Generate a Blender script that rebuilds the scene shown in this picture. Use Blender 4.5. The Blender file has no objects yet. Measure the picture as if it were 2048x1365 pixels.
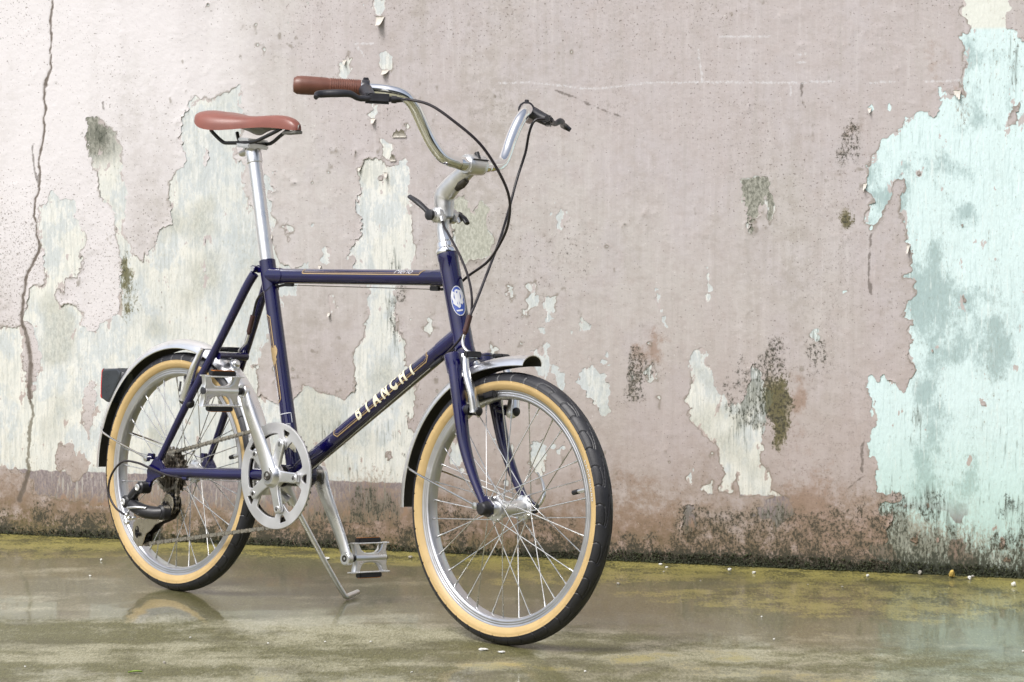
import bpy, bmesh, math, random
import numpy as np
from mathutils import Vector, Matrix

random.seed(7)
rng = np.random.default_rng(11)
scene = bpy.context.scene
COL = scene.collection
R_ = math.radians

# ---------------------------------------------------------------- camera
cam_d = bpy.data.cameras.new('camera')
cam_d.sensor_width = 36.0
cam_d.lens = 90.15
cam_d.clip_start = 0.05
cam_d.clip_end = 500.0
cam = bpy.data.objects.new('camera', cam_d)
COL.objects.link(cam)
cam.location = (0.0, 0.0, 0.7603)
cam.rotation_euler = (R_(90.0 - 2.82), 0.0, 0.0)
scene.camera = cam

# ---------------------------------------------------------------- sky and sun (bright overcast daylight)
SUN_EL, SUN_AZ = R_(52.0), R_(222.0)      # azimuth clockwise from +Y: behind the camera, to its left
world = bpy.data.worlds.new('World')
scene.world = world
world.use_nodes = True
wn = world.node_tree
bg = wn.nodes['Background']
sky = wn.nodes.new('ShaderNodeTexSky')
sky.sky_type = 'NISHITA'
sky.sun_disc = False
sky.sun_elevation = SUN_EL
sky.sun_rotation = SUN_AZ
sky.air_density = 1.0
sky.dust_density = 4.0
sky.ozone_density = 1.0
hs = wn.nodes.new('ShaderNodeHueSaturation')      # cloud cover: the blue is nearly gone
hs.inputs['Saturation'].default_value = 0.55
wn.links.new(sky.outputs['Color'], hs.inputs['Color'])
wn.links.new(hs.outputs['Color'], bg.inputs['Color'])
bg.inputs['Strength'].default_value = 0.13

sun_d = bpy.data.lights.new('sun', 'SUN')
sun_d.energy = 2.0
sun_d.angle = R_(20.0)
sun_d.color = (1.0, 0.99, 0.975)
sun = bpy.data.objects.new('sun', sun_d)
COL.objects.link(sun)
sdir = Vector((math.sin(SUN_AZ) * math.cos(SUN_EL), math.cos(SUN_AZ) * math.cos(SUN_EL), math.sin(SUN_EL)))
sun.rotation_euler = sdir.to_track_quat('Z', 'Y').to_euler()
sun.location = sdir * 20

# ---------------------------------------------------------------- exposure and engine
vs = scene.view_settings
vs.view_transform = 'Standard'
vs.look = 'None'
vs.exposure = 0.50
vs.gamma = 1.0
vs.use_curve_mapping = False
scene.render.engine = 'CYCLES'
cy = scene.cycles
cy.use_denoising = True
cy.denoiser = 'OPENIMAGEDENOISE'
cy.denoising_input_passes = 'RGB_ALBEDO_NORMAL'
cy.max_bounces = 6
cy.diffuse_bounces = 2
cy.glossy_bounces = 4
cy.caustics_reflective = False
cy.caustics_refractive = False

# ---------------------------------------------------------------- node helpers
class NT:
    def __init__(self, name):
        self.m = bpy.data.materials.new(name)
        self.m.use_nodes = True
        self.t = self.m.node_tree
        self.b = self.t.nodes['Principled BSDF']
    def n(self, typ, **kw):
        nd = self.t.nodes.new('ShaderNode' + typ)
        for k, v in kw.items():
            setattr(nd, k, v)
        return nd
    def put(self, sock, v):
        if hasattr(v, 'is_output'):
            self.t.links.new(v, sock)
        elif v is not None:
            if isinstance(v, (tuple, list)) and len(v) == 3 and sock.type == 'RGBA':
                v = (*v, 1.0)
            sock.default_value = v
    def coord(self, kind='Object'):
        if not hasattr(self, '_tc'):
            self._tc = self.n('TexCoord')
        return self._tc.outputs[kind]
    def mapping(self, vec, scale=(1, 1, 1), loc=(0, 0, 0), rot=(0, 0, 0)):
        nd = self.n('Mapping')
        self.put(nd.inputs['Vector'], vec)
        nd.inputs['Scale'].default_value = scale
        nd.inputs['Location'].default_value = loc
        nd.inputs['Rotation'].default_value = rot
        return nd.outputs[0]
    def noise(self, vec, scale, detail=4, rough=0.55, dist=0.0, col=False):
        nd = self.n('TexNoise')
        self.put(nd.inputs['Vector'], vec)
        nd.inputs['Scale'].default_value = scale
        nd.inputs['Detail'].default_value = detail
        nd.inputs['Roughness'].default_value = rough
        nd.inputs['Distortion'].default_value = dist
        return nd.outputs['Color' if col else 'Fac']
    def voro(self, vec, scale, feature='F1', out='Distance'):
        nd = self.n('TexVoronoi', feature=feature)
        self.put(nd.inputs['Vector'], vec)
        nd.inputs['Scale'].default_value = scale
        return nd.outputs[out]
    def math(self, op, a, b=None, c=None, clamp=False):
        nd = self.n('Math', operation=op, use_clamp=clamp)
        for i, v in enumerate((a, b, c)):
            if v is not None:
                self.put(nd.inputs[i], v)
        return nd.outputs[0]
    def step(self, v, lo, hi):
        nd = self.n('MapRange', interpolation_type='SMOOTHSTEP')
        self.put(nd.inputs['Value'], v)
        self.put(nd.inputs['From Min'], lo)
        self.put(nd.inputs['From Max'], hi)
        return nd.outputs['Result']
    def rng(self, v, lo, hi, a, b):
        nd = self.n('MapRange')
        self.put(nd.inputs['Value'], v)
        for k, x in (('From Min', lo), ('From Max', hi), ('To Min', a), ('To Max', b)):
            self.put(nd.inputs[k], x)
        return nd.outputs['Result']
    def mix(self, f, a, b, mode='MIX'):
        nd = self.n('Mix', data_type='RGBA', blend_type=mode)
        self.put(nd.inputs[0], f)
        self.put(nd.inputs[6], a)
        self.put(nd.inputs[7], b)
        return nd.outputs[2]
    def attr(self, name, out='Fac'):
        nd = self.n('Attribute', attribute_name=name)
        return nd.outputs[out]
    def bump(self, h, strength=0.3, dist=0.01, normal=None):
        nd = self.n('Bump')
        self.put(nd.inputs['Height'], h)
        nd.inputs['Strength'].default_value = strength
        nd.inputs['Distance'].default_value = dist
        if normal is not None:
            self.put(nd.inputs['Normal'], normal)
        return nd.outputs[0]
    def out(self, **kw):
        for k, v in kw.items():
            self.put(self.b.inputs[k.replace('_', ' ')], v)
        return self.m

def simple(name, col, rough=0.5, metal=0.0, bump=0.0, bscale=400, var=0.0, vscale=30, coat=0.0, spec=None, dirt=None):
    """A plain procedural material with slight colour variation, roughness variation and fine relief."""
    t = NT(name)
    v = t.coord()
    c = col
    n1 = t.noise(v, vscale, 5, 0.6)
    if var:
        c = t.mix(t.math('MULTIPLY', t.rng(n1, 0.3, 0.7, 0, 1), 1.0, clamp=True),
                  tuple(x * (1 - var) for x in col), tuple(min(1, x * (1 + var)) for x in col))
    if dirt:
        c = t.mix(t.math('MULTIPLY', t.step(t.noise(v, vscale * 2.5, 6, 0.7), 0.56, 0.7), dirt[1]), c, dirt[0])
    kw = dict(Base_Color=c, Metallic=metal, Roughness=t.rng(n1, 0.3, 0.7, max(0.02, rough * 0.8), min(1, rough * 1.25)))
    if bump:
        kw['Normal'] = t.bump(t.noise(v, bscale, 3), bump, 0.001)
    t.out(**kw)
    if coat:
        t.out(Coat_Weight=coat, Coat_Roughness=0.04)
    if spec is not None:
        t.out(Specular_IOR_Level=spec)
    return t.m

# ---------------------------------------------------------------- object helpers
def tag(o, label=None, cat=None, group=None, kind=None):
    if label: o['label'] = label
    if cat: o['category'] = cat
    if group: o['group'] = group
    if kind: o['kind'] = kind
    return o

def link(name, me, parent=None, mat=None):
    o = bpy.data.objects.new(name, me)
    COL.objects.link(o)
    if parent is not None:
        o.parent = parent
    if mat is not None and me is not None and len(me.materials) == 0:
        me.materials.append(mat)
    return o

def empty(name, parent=None, loc=(0, 0, 0)):
    o = bpy.data.objects.new(name, None)
    o.empty_display_size = 0.1
    COL.objects.link(o)
    o.location = loc
    if parent is not None:
        o.parent = parent
    return o

def mesh_np(name, verts, faces, smooth=True, attrs=None):
    """verts (n,3) array; faces: list of int arrays, each (m,k)."""
    me = bpy.data.meshes.new(name)
    verts = np.asarray(verts, dtype=np.float32)
    faces = [np.asarray(f, dtype=np.int32) for f in faces if len(f)]
    me.vertices.add(len(verts))
    me.vertices.foreach_set('co', verts.ravel())
    nl = sum(f.size for f in faces)
    npoly = sum(len(f) for f in faces)
    me.loops.add(nl)
    me.loops.foreach_set('vertex_index', np.concatenate([f.ravel() for f in faces]))
    me.polygons.add(npoly)
    tot = np.concatenate([np.full(len(f), f.shape[1], dtype=np.int32) for f in faces])
    start = np.concatenate([[0], np.cumsum(tot)[:-1]]).astype(np.int32)
    me.polygons.foreach_set('loop_start', start)
    me.polygons.foreach_set('use_smooth', np.full(npoly, smooth, dtype=bool))
    me.update(calc_edges=True)
    for k, v in (attrs or {}).items():
        a = me.attributes.new(k, 'FLOAT', 'POINT')
        a.data.foreach_set('value', np.asarray(v, dtype=np.float32).ravel())
    return me

def vnoise(x, y, seed):
    xi = np.floor(x).astype(np.int64); yi = np.floor(y).astype(np.int64)
    fx = x - xi; fy = y - yi
    fx = fx * fx * (3 - 2 * fx); fy = fy * fy * (3 - 2 * fy)
    def h(a, b):
        n = (a * 374761393 + b * 668265263 + seed * 974634777) & 0x7fffffff
        n = ((n ^ (n >> 13)) * 1274126177) & 0x7fffffff
        return ((n ^ (n >> 16)) & 0xffff) / 65535.0
    a = h(xi, yi); b = h(xi + 1, yi); c = h(xi, yi + 1); d = h(xi + 1, yi + 1)
    return (a + (b - a) * fx) * (1 - fy) + (c + (d - c) * fx) * fy

def fbm(x, y, scale, octv=4, seed=0, gain=0.5):
    s = 0.0; amp = 1.0; tot = 0.0
    for k in range(octv):
        s = s + amp * (vnoise(x * scale, y * scale, seed + k * 17) - 0.5)
        tot += amp; amp *= gain; scale *= 2.03
    return s / tot          # about -0.5 .. 0.5

def grow(lo, hi, step, far_lo, far_hi, k=1.35):
    mid = np.arange(lo, hi + step * 0.5, step)
    def ext(a, b):
        out = []; d = step; x = a
        while abs(x - b) > 1e-6:
            d *= k
            x = min(b, x + d) if b > a else max(b, x - d)
            out.append(x)
        return out
    left = ext(mid[0], far_lo)[::-1] if far_lo < mid[0] else []
    right = ext(mid[-1], far_hi) if far_hi > mid[-1] else []
    return np.array(list(left) + list(mid) + list(right))
PEEL={'P1':[(-1045,984),(-1003,983),(-979,953),(-960,906),(-954,864),(-947,821),(-947,762),(-953,719),(-934,680),(-916,659),(-902,647),(-901,660),(-873,685),(-865,724),(-830,740),(-837,796),(-834,838),(-820,855),(-791,884),(-791,905),(-805,923),(-815,938),(-805,956),(-805,981),(-787,1006),(-770,1032),(-727,1025),(-700,1033),(-658,1055),(-653,1038),(-656,1009),(-645,990),(-650,952),(-668,922),(-673,892),(-645,871),(-647,841),(-643,800),(-627,787),(-608,748),(-590,714),(-577,703),(-568,662),(-550,645),(-518,637),(-486,655),(-482,629),(-518,599),(-518,574),(-546,574),(-559,537),(-584,496),(-600,447),(-622,410),(-616,346),(-560,322),(-524,333),(-507,374),(-463,359),(-429,352),(-403,340),(-381,361),(-373,401),(-380,429),(-377,456),(-352,481),(-344,533),(-341,568),(-344,613),(-372,640),(-381,669),(-398,656),(-387,681),(-375,696),(-353,713),(-355,758),(-366,766),(-368,799),(-360,823),(-362,857),(-348,882),(-312,882),(-299,871),(-282,869),(-264,882),(-251,889),(-243,865),(-243,815),(-238,749),(-230,709),(-224,689),(-229,649),(-266,614),(-279,602),(-271,506),(-252,474),(-258,451),(-244,411),(-229,360),(-232,325),(-248,287),(-224,265),(-218,163),(-220,112),(-266,73),(-388,60),(-511,61),(-636,62),(-763,87),(-852,78),(-930,92),(-1021,75),(-1087,87),(-1192,97),(-1212,148),(-1285,157),(-1380,136),(-1489,193),(-1446,315),(-1500,386),(-1404,448),(-1349,509),(-1282,492),(-1223,501),(-1208,557),(-1199,588),(-1164,601),(-1159,635),(-1166,674),(-1180,731),(-1174,778),(-1157,788),(-1141,817),(-1124,796),(-1099,802),(-1078,791),(-1081,752),(-1055,710),(-1067,680),(-1065,658),(-1072,633),(-1077,610),(-1109,610),(-1112,571),(-1130,597),(-1135,571),(-1121,550),(-1087,558),(-1069,529),(-1066,501),(-1044,478),(-1020,504),(-992,513),(-975,530),(-965,582),(-962,624),(-967,680),(-976,723),(-973,765),(-990,791),(-1004,791),(-1014,804),(-1014,855),(-1041,894),(-1051,928)],
'P2':[(-599,858),(-583,838),(-575,819),(-591,808),(-577,783),(-582,766),(-567,753),(-575,714),(-586,726)],
'P3':[(-309,927),(-291,922),(-269,919),(-282,902),(-286,882),(-299,890)],
'P4':[(-140,800),(-111,805),(-93,772),(-75,794),(-46,772),(-58,727),(-40,705),(-46,672),(-75,660),(-117,649),(-128,682),(-140,738)],
'b1':[(94,761),(128,772),(131,757),(113,750),(111,730),(103,750)],
'b2':[(38,608),(53,611),(56,584),(63,559),(51,557),(33,570),(42,589)],
'b3':[(74,584),(88,573),(106,584),(100,568),(95,529),(79,523),(71,551)],
'b4':[(61,514),(78,518),(78,491),(65,497)],
'b5':[(71,479),(86,473),(85,429),(77,399),(60,412),(49,456),(65,460)],
'b6':[(-10,605),(3,601),(0,570),(-8,583)],
'b7':[(23,550),(42,555),(37,537),(26,535)],
'b8':[(163,530),(182,519),(177,506),(162,512)],
'b9':[(204,445),(224,442),(216,424),(205,427)],
'b10':[(146,392),(164,420),(187,428),(218,407),(225,377),(222,316),(204,321),(181,354)],
'b11':[(98,426),(126,415),(126,369),(100,383)],
'b12':[(40,250),(72,257),(80,218),(66,178),(45,206)],
'b13':[(-146,256),(-117,268),(-105,229),(-122,189),(-146,200)],
'b14':[(-559,731),(-539,749),(-522,724),(-536,719)],
'b15':[(-454,681),(-436,683),(-431,656),(-446,641),(-458,656)],
'b16':[(-442,578),(-430,584),(-426,539),(-438,531)],
'b17':[(442,648),(451,650),(453,579),(447,577)],
'b18':[(-212,508),(-192,525),(-180,503),(-194,493)],
'b19':[(-52,471),(-34,460),(-46,427),(-57,443)],
'b20':[(328,619),(335,587),(351,532),(362,509),(347,521),(331,570)],
'b21':[(675,510),(687,514),(697,489),(683,484)],
'b22':[(306,428),(323,434),(331,401),(315,395)],
'b23':[(275,424),(284,427),(286,400),(275,398)],
'G':[(415,472),(439,483),(443,446),(456,422),(462,391),(491,363),(510,351),(534,364),(538,401),(547,441),(575,393),(590,366),(580,310),(567,264),(567,218),(581,205),(586,173),(600,157),(520,154),(511,199),(500,160),(469,155),(487,192),(473,225),(469,257),(450,265),(425,297),(406,320),(411,343),(397,352),(408,371),(411,398),(408,427)],
'g2':[(433,169),(459,181),(458,153),(434,153)],
'g3':[(403,201),(415,206),(415,185),(404,168)],
'mau':[(592,147),(625,154),(642,117),(609,94),(598,69),(587,104),(543,107),(565,130)],
'mau2':[(392,124),(418,128),(420,75),(396,66)],
'conc':[(518,837),(547,839),(580,852),(588,817),(596,803),(584,732),(574,737),(580,774),(574,796),(566,766),(552,751),(548,718),(538,718),(532,756),(523,789)],
'u1':[(-323,1243),(-295,1242),(-298,1220),(-313,1204),(-325,1209)],
'u2':[(-311,1124),(-295,1136),(-286,1119),(-288,1086),(-307,1083),(-310,1108)],
'u3':[(-334,1013),(-311,1013),(-316,991),(-328,972),(-338,969)],
'u4':[(-416,1074),(-404,1104),(-388,1127),(-382,1087),(-398,1068)],
'u5':[(-256,960),(-249,968),(-244,953),(-252,949)],
'v1':[(792,989),(802,992),(808,981),(795,977)],
'v2':[(836,999),(848,993),(842,973),(839,977)],
'AQ':[(980,1231),(992,1201),(988,1183),(1004,1168),(1015,1155),(1002,1139),(988,1132),(1000,1119),(996,1092),(998,1069),(993,1041),(1001,1018),(992,1004),(974,1016),(951,1028),(943,1028),(942,995),(932,968),(921,982),(909,988),(896,980),(877,965),(865,942),(845,927),(822,919),(813,896),(801,873),(794,844),(784,821),(800,803),(806,789),(792,766),(793,742),(802,733),(814,751),(832,770),(841,789),(848,817),(858,847),(866,835),(876,816),(864,798),(863,766),(872,751),(879,719),(886,701),(891,664),(887,645),(873,629),(895,627),(895,598),(893,591),(879,572),(867,543),(893,538),(884,519),(889,485),(886,461),(899,432),(892,418),(881,413),(878,379),(866,384),(856,405),(832,417),(820,397),(812,411),(803,421),(798,392),(805,367),(801,343),(813,324),(804,285),(799,256),(814,236),(824,174),(849,165),(868,173),(873,152),(855,146),(830,150),(820,120),(849,117),(836,92),(844,68),(806,52),(810,32),(850,14),(859,-46),(1276,-68),(1324,173),(1260,421),(1338,670),(1274,937),(1322,1100),(1271,1224)]}
BACK={'tr':[(1082,1239),(1082,1177),(1081,1149),(1104,1135),(1120,1109),(1323,1090),(1321,1233)],
'i1':[(1092,987),(1111,995),(1117,980),(1108,964),(1107,942),(1096,949),(1086,940),(1088,959)],
'crk':[(-1223,510),(-1205,501),(-1189,481),(-1170,422),(-1182,375),(-1201,321),(-1210,333),(-1219,392),(-1221,451)],
'l1':[(-1065,362),(-1032,366),(-1036,301),(-1049,230),(-1065,265)],
'l2':[(-1132,213),(-1095,223),(-1083,184),(-1062,200),(-1054,165),(-1073,132),(-1091,125),(-1115,155),(-1136,156)],
'l3':[(-743,904),(-736,909),(-733,886),(-743,868),(-752,881)],
'l4':[(-317,854),(-304,850),(-309,837),(-320,839)],
'l5':[(936,1034),(991,1039),(999,1018),(991,1005)],
'l6':[(-301,223),(-284,226),(-283,209),(-299,206)]}
MOLD=[(-1008,940,47,59,1.3,1),(-986,911,18,58,0.6,2),(-963,870,15,53,0.8,2),(-946,573,39,111,1.1,2),(-951,701,10,70,0.6,2),(-1108,701,29,25,0.35,1),(-1067,888,18,35,0.4,1),(-1004,607,39,141,0.15,1),(278,416,62,66,0.75,1),(943,96,63,43,1.0,1),(1079,70,73,42,1.0,1),(868,146,42,32,0.6,1),(762,40,64,27,0.9,1),(-266,569,31,124,0.5,1),(-722,541,113,138,0.25,1),(-1111,323,105,177,0.25,1),(-784,771,75,139,0.2,1),(261,367,46,54,0.45,3),(317,466,51,55,0.5,3),(599,310,37,107,1.5,2),(590,407,18,48,0.7,1),(640,332,26,86,0.55,3),(530,362,83,76,0.95,1),(546,449,55,65,0.8,1),(442,295,55,54,0.4,1),(744,899,28,53,0.75,1),(744,910,43,74,0.5,3),(770,889,9,47,0.7,1),(745,751,26,32,1.1,2),(653,868,24,85,0.4,3),(743,1016,17,47,0.4,1),(688,473,28,64,0.55,1),(689,537,24,32,0.45,1),(606,482,29,43,0.45,1),(71,694,126,78,0.15,1),(278,400,68,77,0.5,1),(278,466,68,44,0.6,3),(519,405,66,65,0.5,1),(575,277,44,75,0.6,1),(596,364,33,86,0.9,2),(744,910,32,64,0.5,1),(693,484,33,75,0.4,1),(-16,237,140,90,0.4,1),(182,177,137,66,0.4,1),(307,181,113,66,0.35,3),(706,194,130,65,0.35,3),(-129,933,53,39,0.5,1),(-40,716,47,67,0.35,1),(-266,704,48,90,0.3,1),(-254,569,36,101,0.35,1),(-339,250,145,69,0.6,1),(-242,276,48,102,0.6,1),(298,1098,20,48,0.45,3),(287,1109,9,43,0.5,1),(306,576,25,76,0.35,3),(413,555,44,54,0.3,3),(463,577,27,44,0.4,1),(427,1020,44,9,0.8,1),(219,1034,79,6,0.35,1),(617,606,17,27,0.6,1),(914,329,40,53,0.75,1),(846,263,21,53,0.6,1),(867,210,64,64,0.4,1),(974,140,156,63,0.5,1),(1078,207,83,73,0.45,1),(861,951,63,42,0.4,1),(955,992,42,42,0.45,3),(1059,542,41,136,0.55,3),(1088,668,37,47,1,2),(1079,605,31,53,0.7,2),(1084,585,31,62,0.4,1),(987,940,42,83,0.35,1),(970,541,42,84,0.35,1),(1099,1104,31,83,0.6,1),(1043,1038,93,10,0.5,1),(843,582,32,84,0.2,1),(-1242,486,40,36,0.5,2),(-1270,391,20,71,0.5,2),(-1203,368,16,107,0.7,2),(-1202,202,19,71,0.7,2),(-1226,70,53,30,0.6,2),(-1100,51,79,35,0.6,1),(-1021,18,78,24,0.6,2),(-487,39,172,35,0.8,1),(-388,112,194,57,0.5,1),(-146,75,189,46,0.8,1),(43,60,116,45,0.8,1),(285,103,79,50,0.8,1),(375,95,68,44,0.6,1),(532,112,77,38,0.85,1),(609,94,55,43,0.6,1),(761,67,43,43,0.75,1),(-28,170,106,67,0.4,1),(42,705,138,89,0.2,1),(88,717,23,16,0.4,2),(123,618,137,110,0.2,1),(-386,873,72,90,0.3,1),(-460,874,98,101,0.35,1),(-520,1146,37,68,0.35,1),(-87,861,58,44,0.35,1),(520,297,44,65,0.5,1),(430,381,34,66,0.4,1),(651,386,21,54,0.5,3),(329,478,33,32,0.6,3),(267,444,34,32,0.9,1),(267,356,20,22,0.8,2),(289,389,16,22,0.8,2),(-290,614,24,67,0.45,1),(-266,524,29,56,0.5,1),(-388,226,73,57,0.4,1),(-461,258,37,46,0.4,1),(928,562,31,94,0.35,1),(1025,268,63,85,0.4,1),(1107,355,31,125,0.5,1),(1010,709,42,105,0.3,1),(1070,939,52,41,0.4,1),(904,867,21,42,0.4,3),(-484,1044,110,101,0.25,1),(-484,794,110,182,0.2,1),(-657,1149,50,57,0.4,3),(339,707,331,217,0.12,1),(757,623,22,96,0.5,1),(515,1105,66,64,0.25,3)]
CRACK=[[(-1135,1263),(-1138,1205),(-1142,1146),(-1140,1106),(-1155,1071),(-1158,1041),(-1154,1012),(-1161,989),(-1162,953),(-1169,901),(-1172,859),(-1181,795),(-1187,759),(-1182,712),(-1170,688),(-1174,671),(-1201,635),(-1217,582),(-1223,510),(-1208,451),(-1203,392),(-1206,333),(-1196,285),(-1208,237),(-1208,178),(-1216,130),(-1233,81)],[(-1186,927),(-1188,889),(-1186,854),(-1178,836),(-1170,871)],[(-1006,1022),(-1001,1004)],[(799,719),(802,677),(794,640),(802,592)],[(646,1041),(650,1017),(657,990)],[(99,1035),(145,1018),(248,974)],[(890,698),(916,688),(969,683),(1063,676)],[(1028,1036),(1119,1034)],[(787,277),(784,213)],[(761,180),(784,202)]]
CHALK=[[(-35,1051),(41,1052),(145,1040)],[(156,1037),(202,1036),(304,1046)],[(304,1046),(449,1046),(493,1045),(662,1041)],[(627,1042),(627,1017)],[(471,1143),(580,1141)],[(640,1102),(659,1102)],[(640,1085),(660,1085)],[(668,1043),(722,1043)],[(797,1039),(850,1041)],[(915,1039),(997,1042)],[(-371,1145),(-330,1145)],[(-366,1138),(-352,1118)],[(424,1117),(433,1047)]]
FLAKE=[(-311,1194,27,24,1.6),(-299,1079,22,14,1.5),(-329,971,17,13,1.5),(-266,925,44,18,-1),(-398,1104,12,12,1),(-282,873,19,15,-1),(-299,848,12,14,1.2),(-438,533,9,11,1.5),(-580,707,10,14,1.3),(-460,641,10,9,1),(-362,862,10,11,1),(789,819,10,17,1),(804,799,11,14,1),(981,1013,21,16,1),(1010,1153,8,12,1),(991,1132,10,11,1),(797,981,11,11,1),(841,991,9,9,1),(862,1161,11,6,1),(886,1153,10,9,1),(928,1118,8,10,1),(814,1108,10,6,1),(944,1081,8,11,1),(942,1034,11,9,1),(835,946,8,6,1),(882,688,9,19,1),(-314,978,12,9,1),(991,1069,8,6,1),(-814,942,8,12,1),(-660,1046,10,14,1),(413,468,7,11,1)]
# ================================================================ the wall
WALL_ROT = R_(-18.198257)
WALL_AT = Vector((0.0, 5.69397, 0.0))
gs = grow(-1.36, 1.21, 0.0032, -7.0, 6.0)
gz = grow(0.0, 1.33, 0.0032, 0.0, 3.4)
S, Z = np.meshgrid(gs, gz)                     # rows = z
NS, NZ = len(gs), len(gz)

def poly_fields(poly):
    """inside mask and distance (capped) of a polygon given in millimetres."""
    P = np.array(poly, dtype=float) / 1000.0
    Q = np.roll(P, -1, axis=0)
    ins = np.zeros(S.shape, bool)
    for r, z in enumerate(gz):
        if z < P[:, 1].min() or z > P[:, 1].max():
            continue
        m = (P[:, 1] > z) != (Q[:, 1] > z)
        if m.any():
            xs = np.sort(P[m, 0] + (z - P[m, 1]) / (Q[m, 1] - P[m, 1]) * (Q[m, 0] - P[m, 0]))
            ins[r] = np.searchsorted(xs, gs) % 2 == 1
    return ins, seg_dist([(a, b) for a, b in zip(P, Q)])

def seg_dist(segs, cap=0.06, jit=None):
    D = np.full(S.shape, cap)
    for a, b in segs:
        i0 = np.searchsorted(gs, min(a[0], b[0]) - cap); i1 = np.searchsorted(gs, max(a[0], b[0]) + cap)
        j0 = np.searchsorted(gz, min(a[1], b[1]) - cap); j1 = np.searchsorted(gz, max(a[1], b[1]) + cap)
        if i1 <= i0 or j1 <= j0:
            continue
        x = S[j0:j1, i0:i1]; y = Z[j0:j1, i0:i1]
        if jit is not None: x = x + jit[j0:j1, i0:i1]
        d = b - a
        L = max(float(d @ d), 1e-12)
        t = np.clip(((x - a[0]) * d[0] + (y - a[1]) * d[1]) / L, 0, 1)
        dd = np.hypot(x - a[0] - t * d[0], y - a[1] - t * d[1])
        D[j0:j1, i0:i1] = np.minimum(D[j0:j1, i0:i1], dd)
    return D

sd = np.full(S.shape, 0.06)                     # > 0: pink coat is there
for k, pl in PEEL.items():
    i, d = poly_fields(pl)
    sd = np.minimum(sd, np.where(i, -d, d))
for k, pl in BACK.items():
    i, d = poly_fields(pl)
    sd = np.maximum(sd, np.where(i, d, -d))
n_mid = fbm(S, Z, 22, 3, 3)
n_fin = fbm(S, Z, 70, 4, 9, 0.62)
n_big = fbm(S, Z, 3.0, 3, 21)
n_frag = fbm(S, Z, 130, 3, 19, 0.7)
sd = sd + n_mid * 0.012 + n_fin * 0.024 + n_frag * 0.010
# small chips and islands
chips = fbm(S * 1.2, Z, 42, 3, 40)
low_zone = np.exp(-((Z - 0.33) / 0.22) ** 2) * np.exp(-((S + 0.02) / 0.42) ** 2)
sd = np.minimum(sd, (0.395 - 0.155 * low_zone - 0.05 * np.exp(-((S + .45) / .3) ** 2) - chips) * 0.05)
aqz = 1 / (1 + np.exp(-(S - 0.70) / 0.02))
isl = fbm(S * 1.3, Z * 0.8, 34, 3, 77)
sd = np.maximum(sd, np.where((sd < -0.004), (isl - 0.37 + 0.07 * np.exp(-Z / 0.15) * aqz) * 0.06, sd))
# beyond the photographed stretch the same coat goes on, peeling here and there
outz = np.clip(np.maximum(np.maximum(-1.40 - S, S - 1.32), Z - 1.36) * 4, 0, 1)
far_peel = (0.16 - fbm(S, Z * 0.7, 2.2, 5, 55)) * 0.2
sd = np.where(outz > 0, np.minimum(np.where(sd > 0, sd, sd * (1 - outz) + 0.05 * outz), far_peel), sd)

mould = np.zeros(S.shape); moss = np.zeros(S.shape); brown = np.zeros(S.shape)
wob = fbm(S, Z, 9, 4, 61)
patchy = np.clip(0.55 + 2.6 * fbm(S, Z * 0.55, 17, 4, 601, 0.6), 0, 1.7)
for (x, z, rx, rz, st, kind) in MOLD:
    g = st * patchy * np.exp(-(((S * 1000 - x) / rx) ** 2 + ((Z * 1000 - z) / rz) ** 2) * 0.9)
    if kind == 1: mould += g
    elif kind == 2: moss += g; mould += g * 0.55
    else: brown += g
wob = fbm(S, Z, 9, 4, 61)
damp = np.exp(-np.maximum(Z, 0) / (0.030 + 0.030 * (wob + 0.5) + 0.012 * aqz))
right = 1 / (1 + np.exp(-(S - 0.15) / 0.12))
mould += damp * (1.0 + 0.75 * right) + 0.9 * np.exp(-(Z / (0.052 + 0.05 * wob)) ** 2) * 1 / (1 + np.exp(-(S - 0.42) / 0.06))
mould += aqz * (0.75 * np.exp(-((Z - 0.10) / 0.10) ** 2) * patchy + 0.8 * np.exp(-(Z / 0.05) ** 2))
brown += 0.45 * aqz * patchy * np.clip(fbm(S, Z * 0.4, 5, 3, 811) * 3, 0, 1)
band = np.exp(-((Z - 0.055) / 0.060) ** 2) * np.clip(0.38 + 1.9 * fbm(S, Z, 5.5, 4, 401), 0, 1)
mould += 1.35 * band * patchy
brown += 0.75 * np.exp(-((Z - 0.10) / 0.10) ** 2) * np.clip(0.35 + 1.5 * fbm(S, Z, 6, 3, 402), 0, 1)
mould += 0.55 * np.clip(fbm(S, Z * 0.45, 4.0, 5, 403, 0.6) * 2.4, 0, 1) * patchy * (0.35 + 0.75 * np.exp(-Z / 0.5))
brown += 0.35 * np.clip(fbm(S, Z * 0.45, 6.0, 4, 404) * 2.4, 0, 1)
moss += damp * 0.9 * (0.6 + 0.6 * (1 - right)) + 0.5 * band
brown += np.exp(-(Z / (0.12 + 0.10 * wob)) ** 2) * 1.0
brown += np.clip(fbm(S, Z, 5, 4, 90), 0, 1) * 0.5 * np.exp(-Z / 0.5)
mould = np.clip(mould, 0, 0.95 + 0.55 * np.exp(-(Z / 0.030) ** 2)); moss = np.clip(moss, 0, 1.5); brown = np.clip(brown, 0, 1.2)
cj = 0.016 * fbm(S, Z, 34, 4, 701, 0.62)
crack_d = seg_dist([(np.array(a) / 1000., np.array(b) / 1000.) for L in CRACK for a, b in zip(L[:-1], L[1:])], 0.04, cj)
main_d = seg_dist([(np.array(a) / 1000., np.array(b) / 1000.) for a, b in zip(CRACK[0][:-1], CRACK[0][1:])], 0.04, cj)
crack = np.clip(1 - crack_d / 0.010 + 0.9 * n_fin, 0, 1)
main = np.clip(1 - (main_d + 0.004 * n_mid) / (0.0046 + 0.0055 * np.clip((0.70 - Z) / 0.3, 0, 1)), 0, 1)
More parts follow.
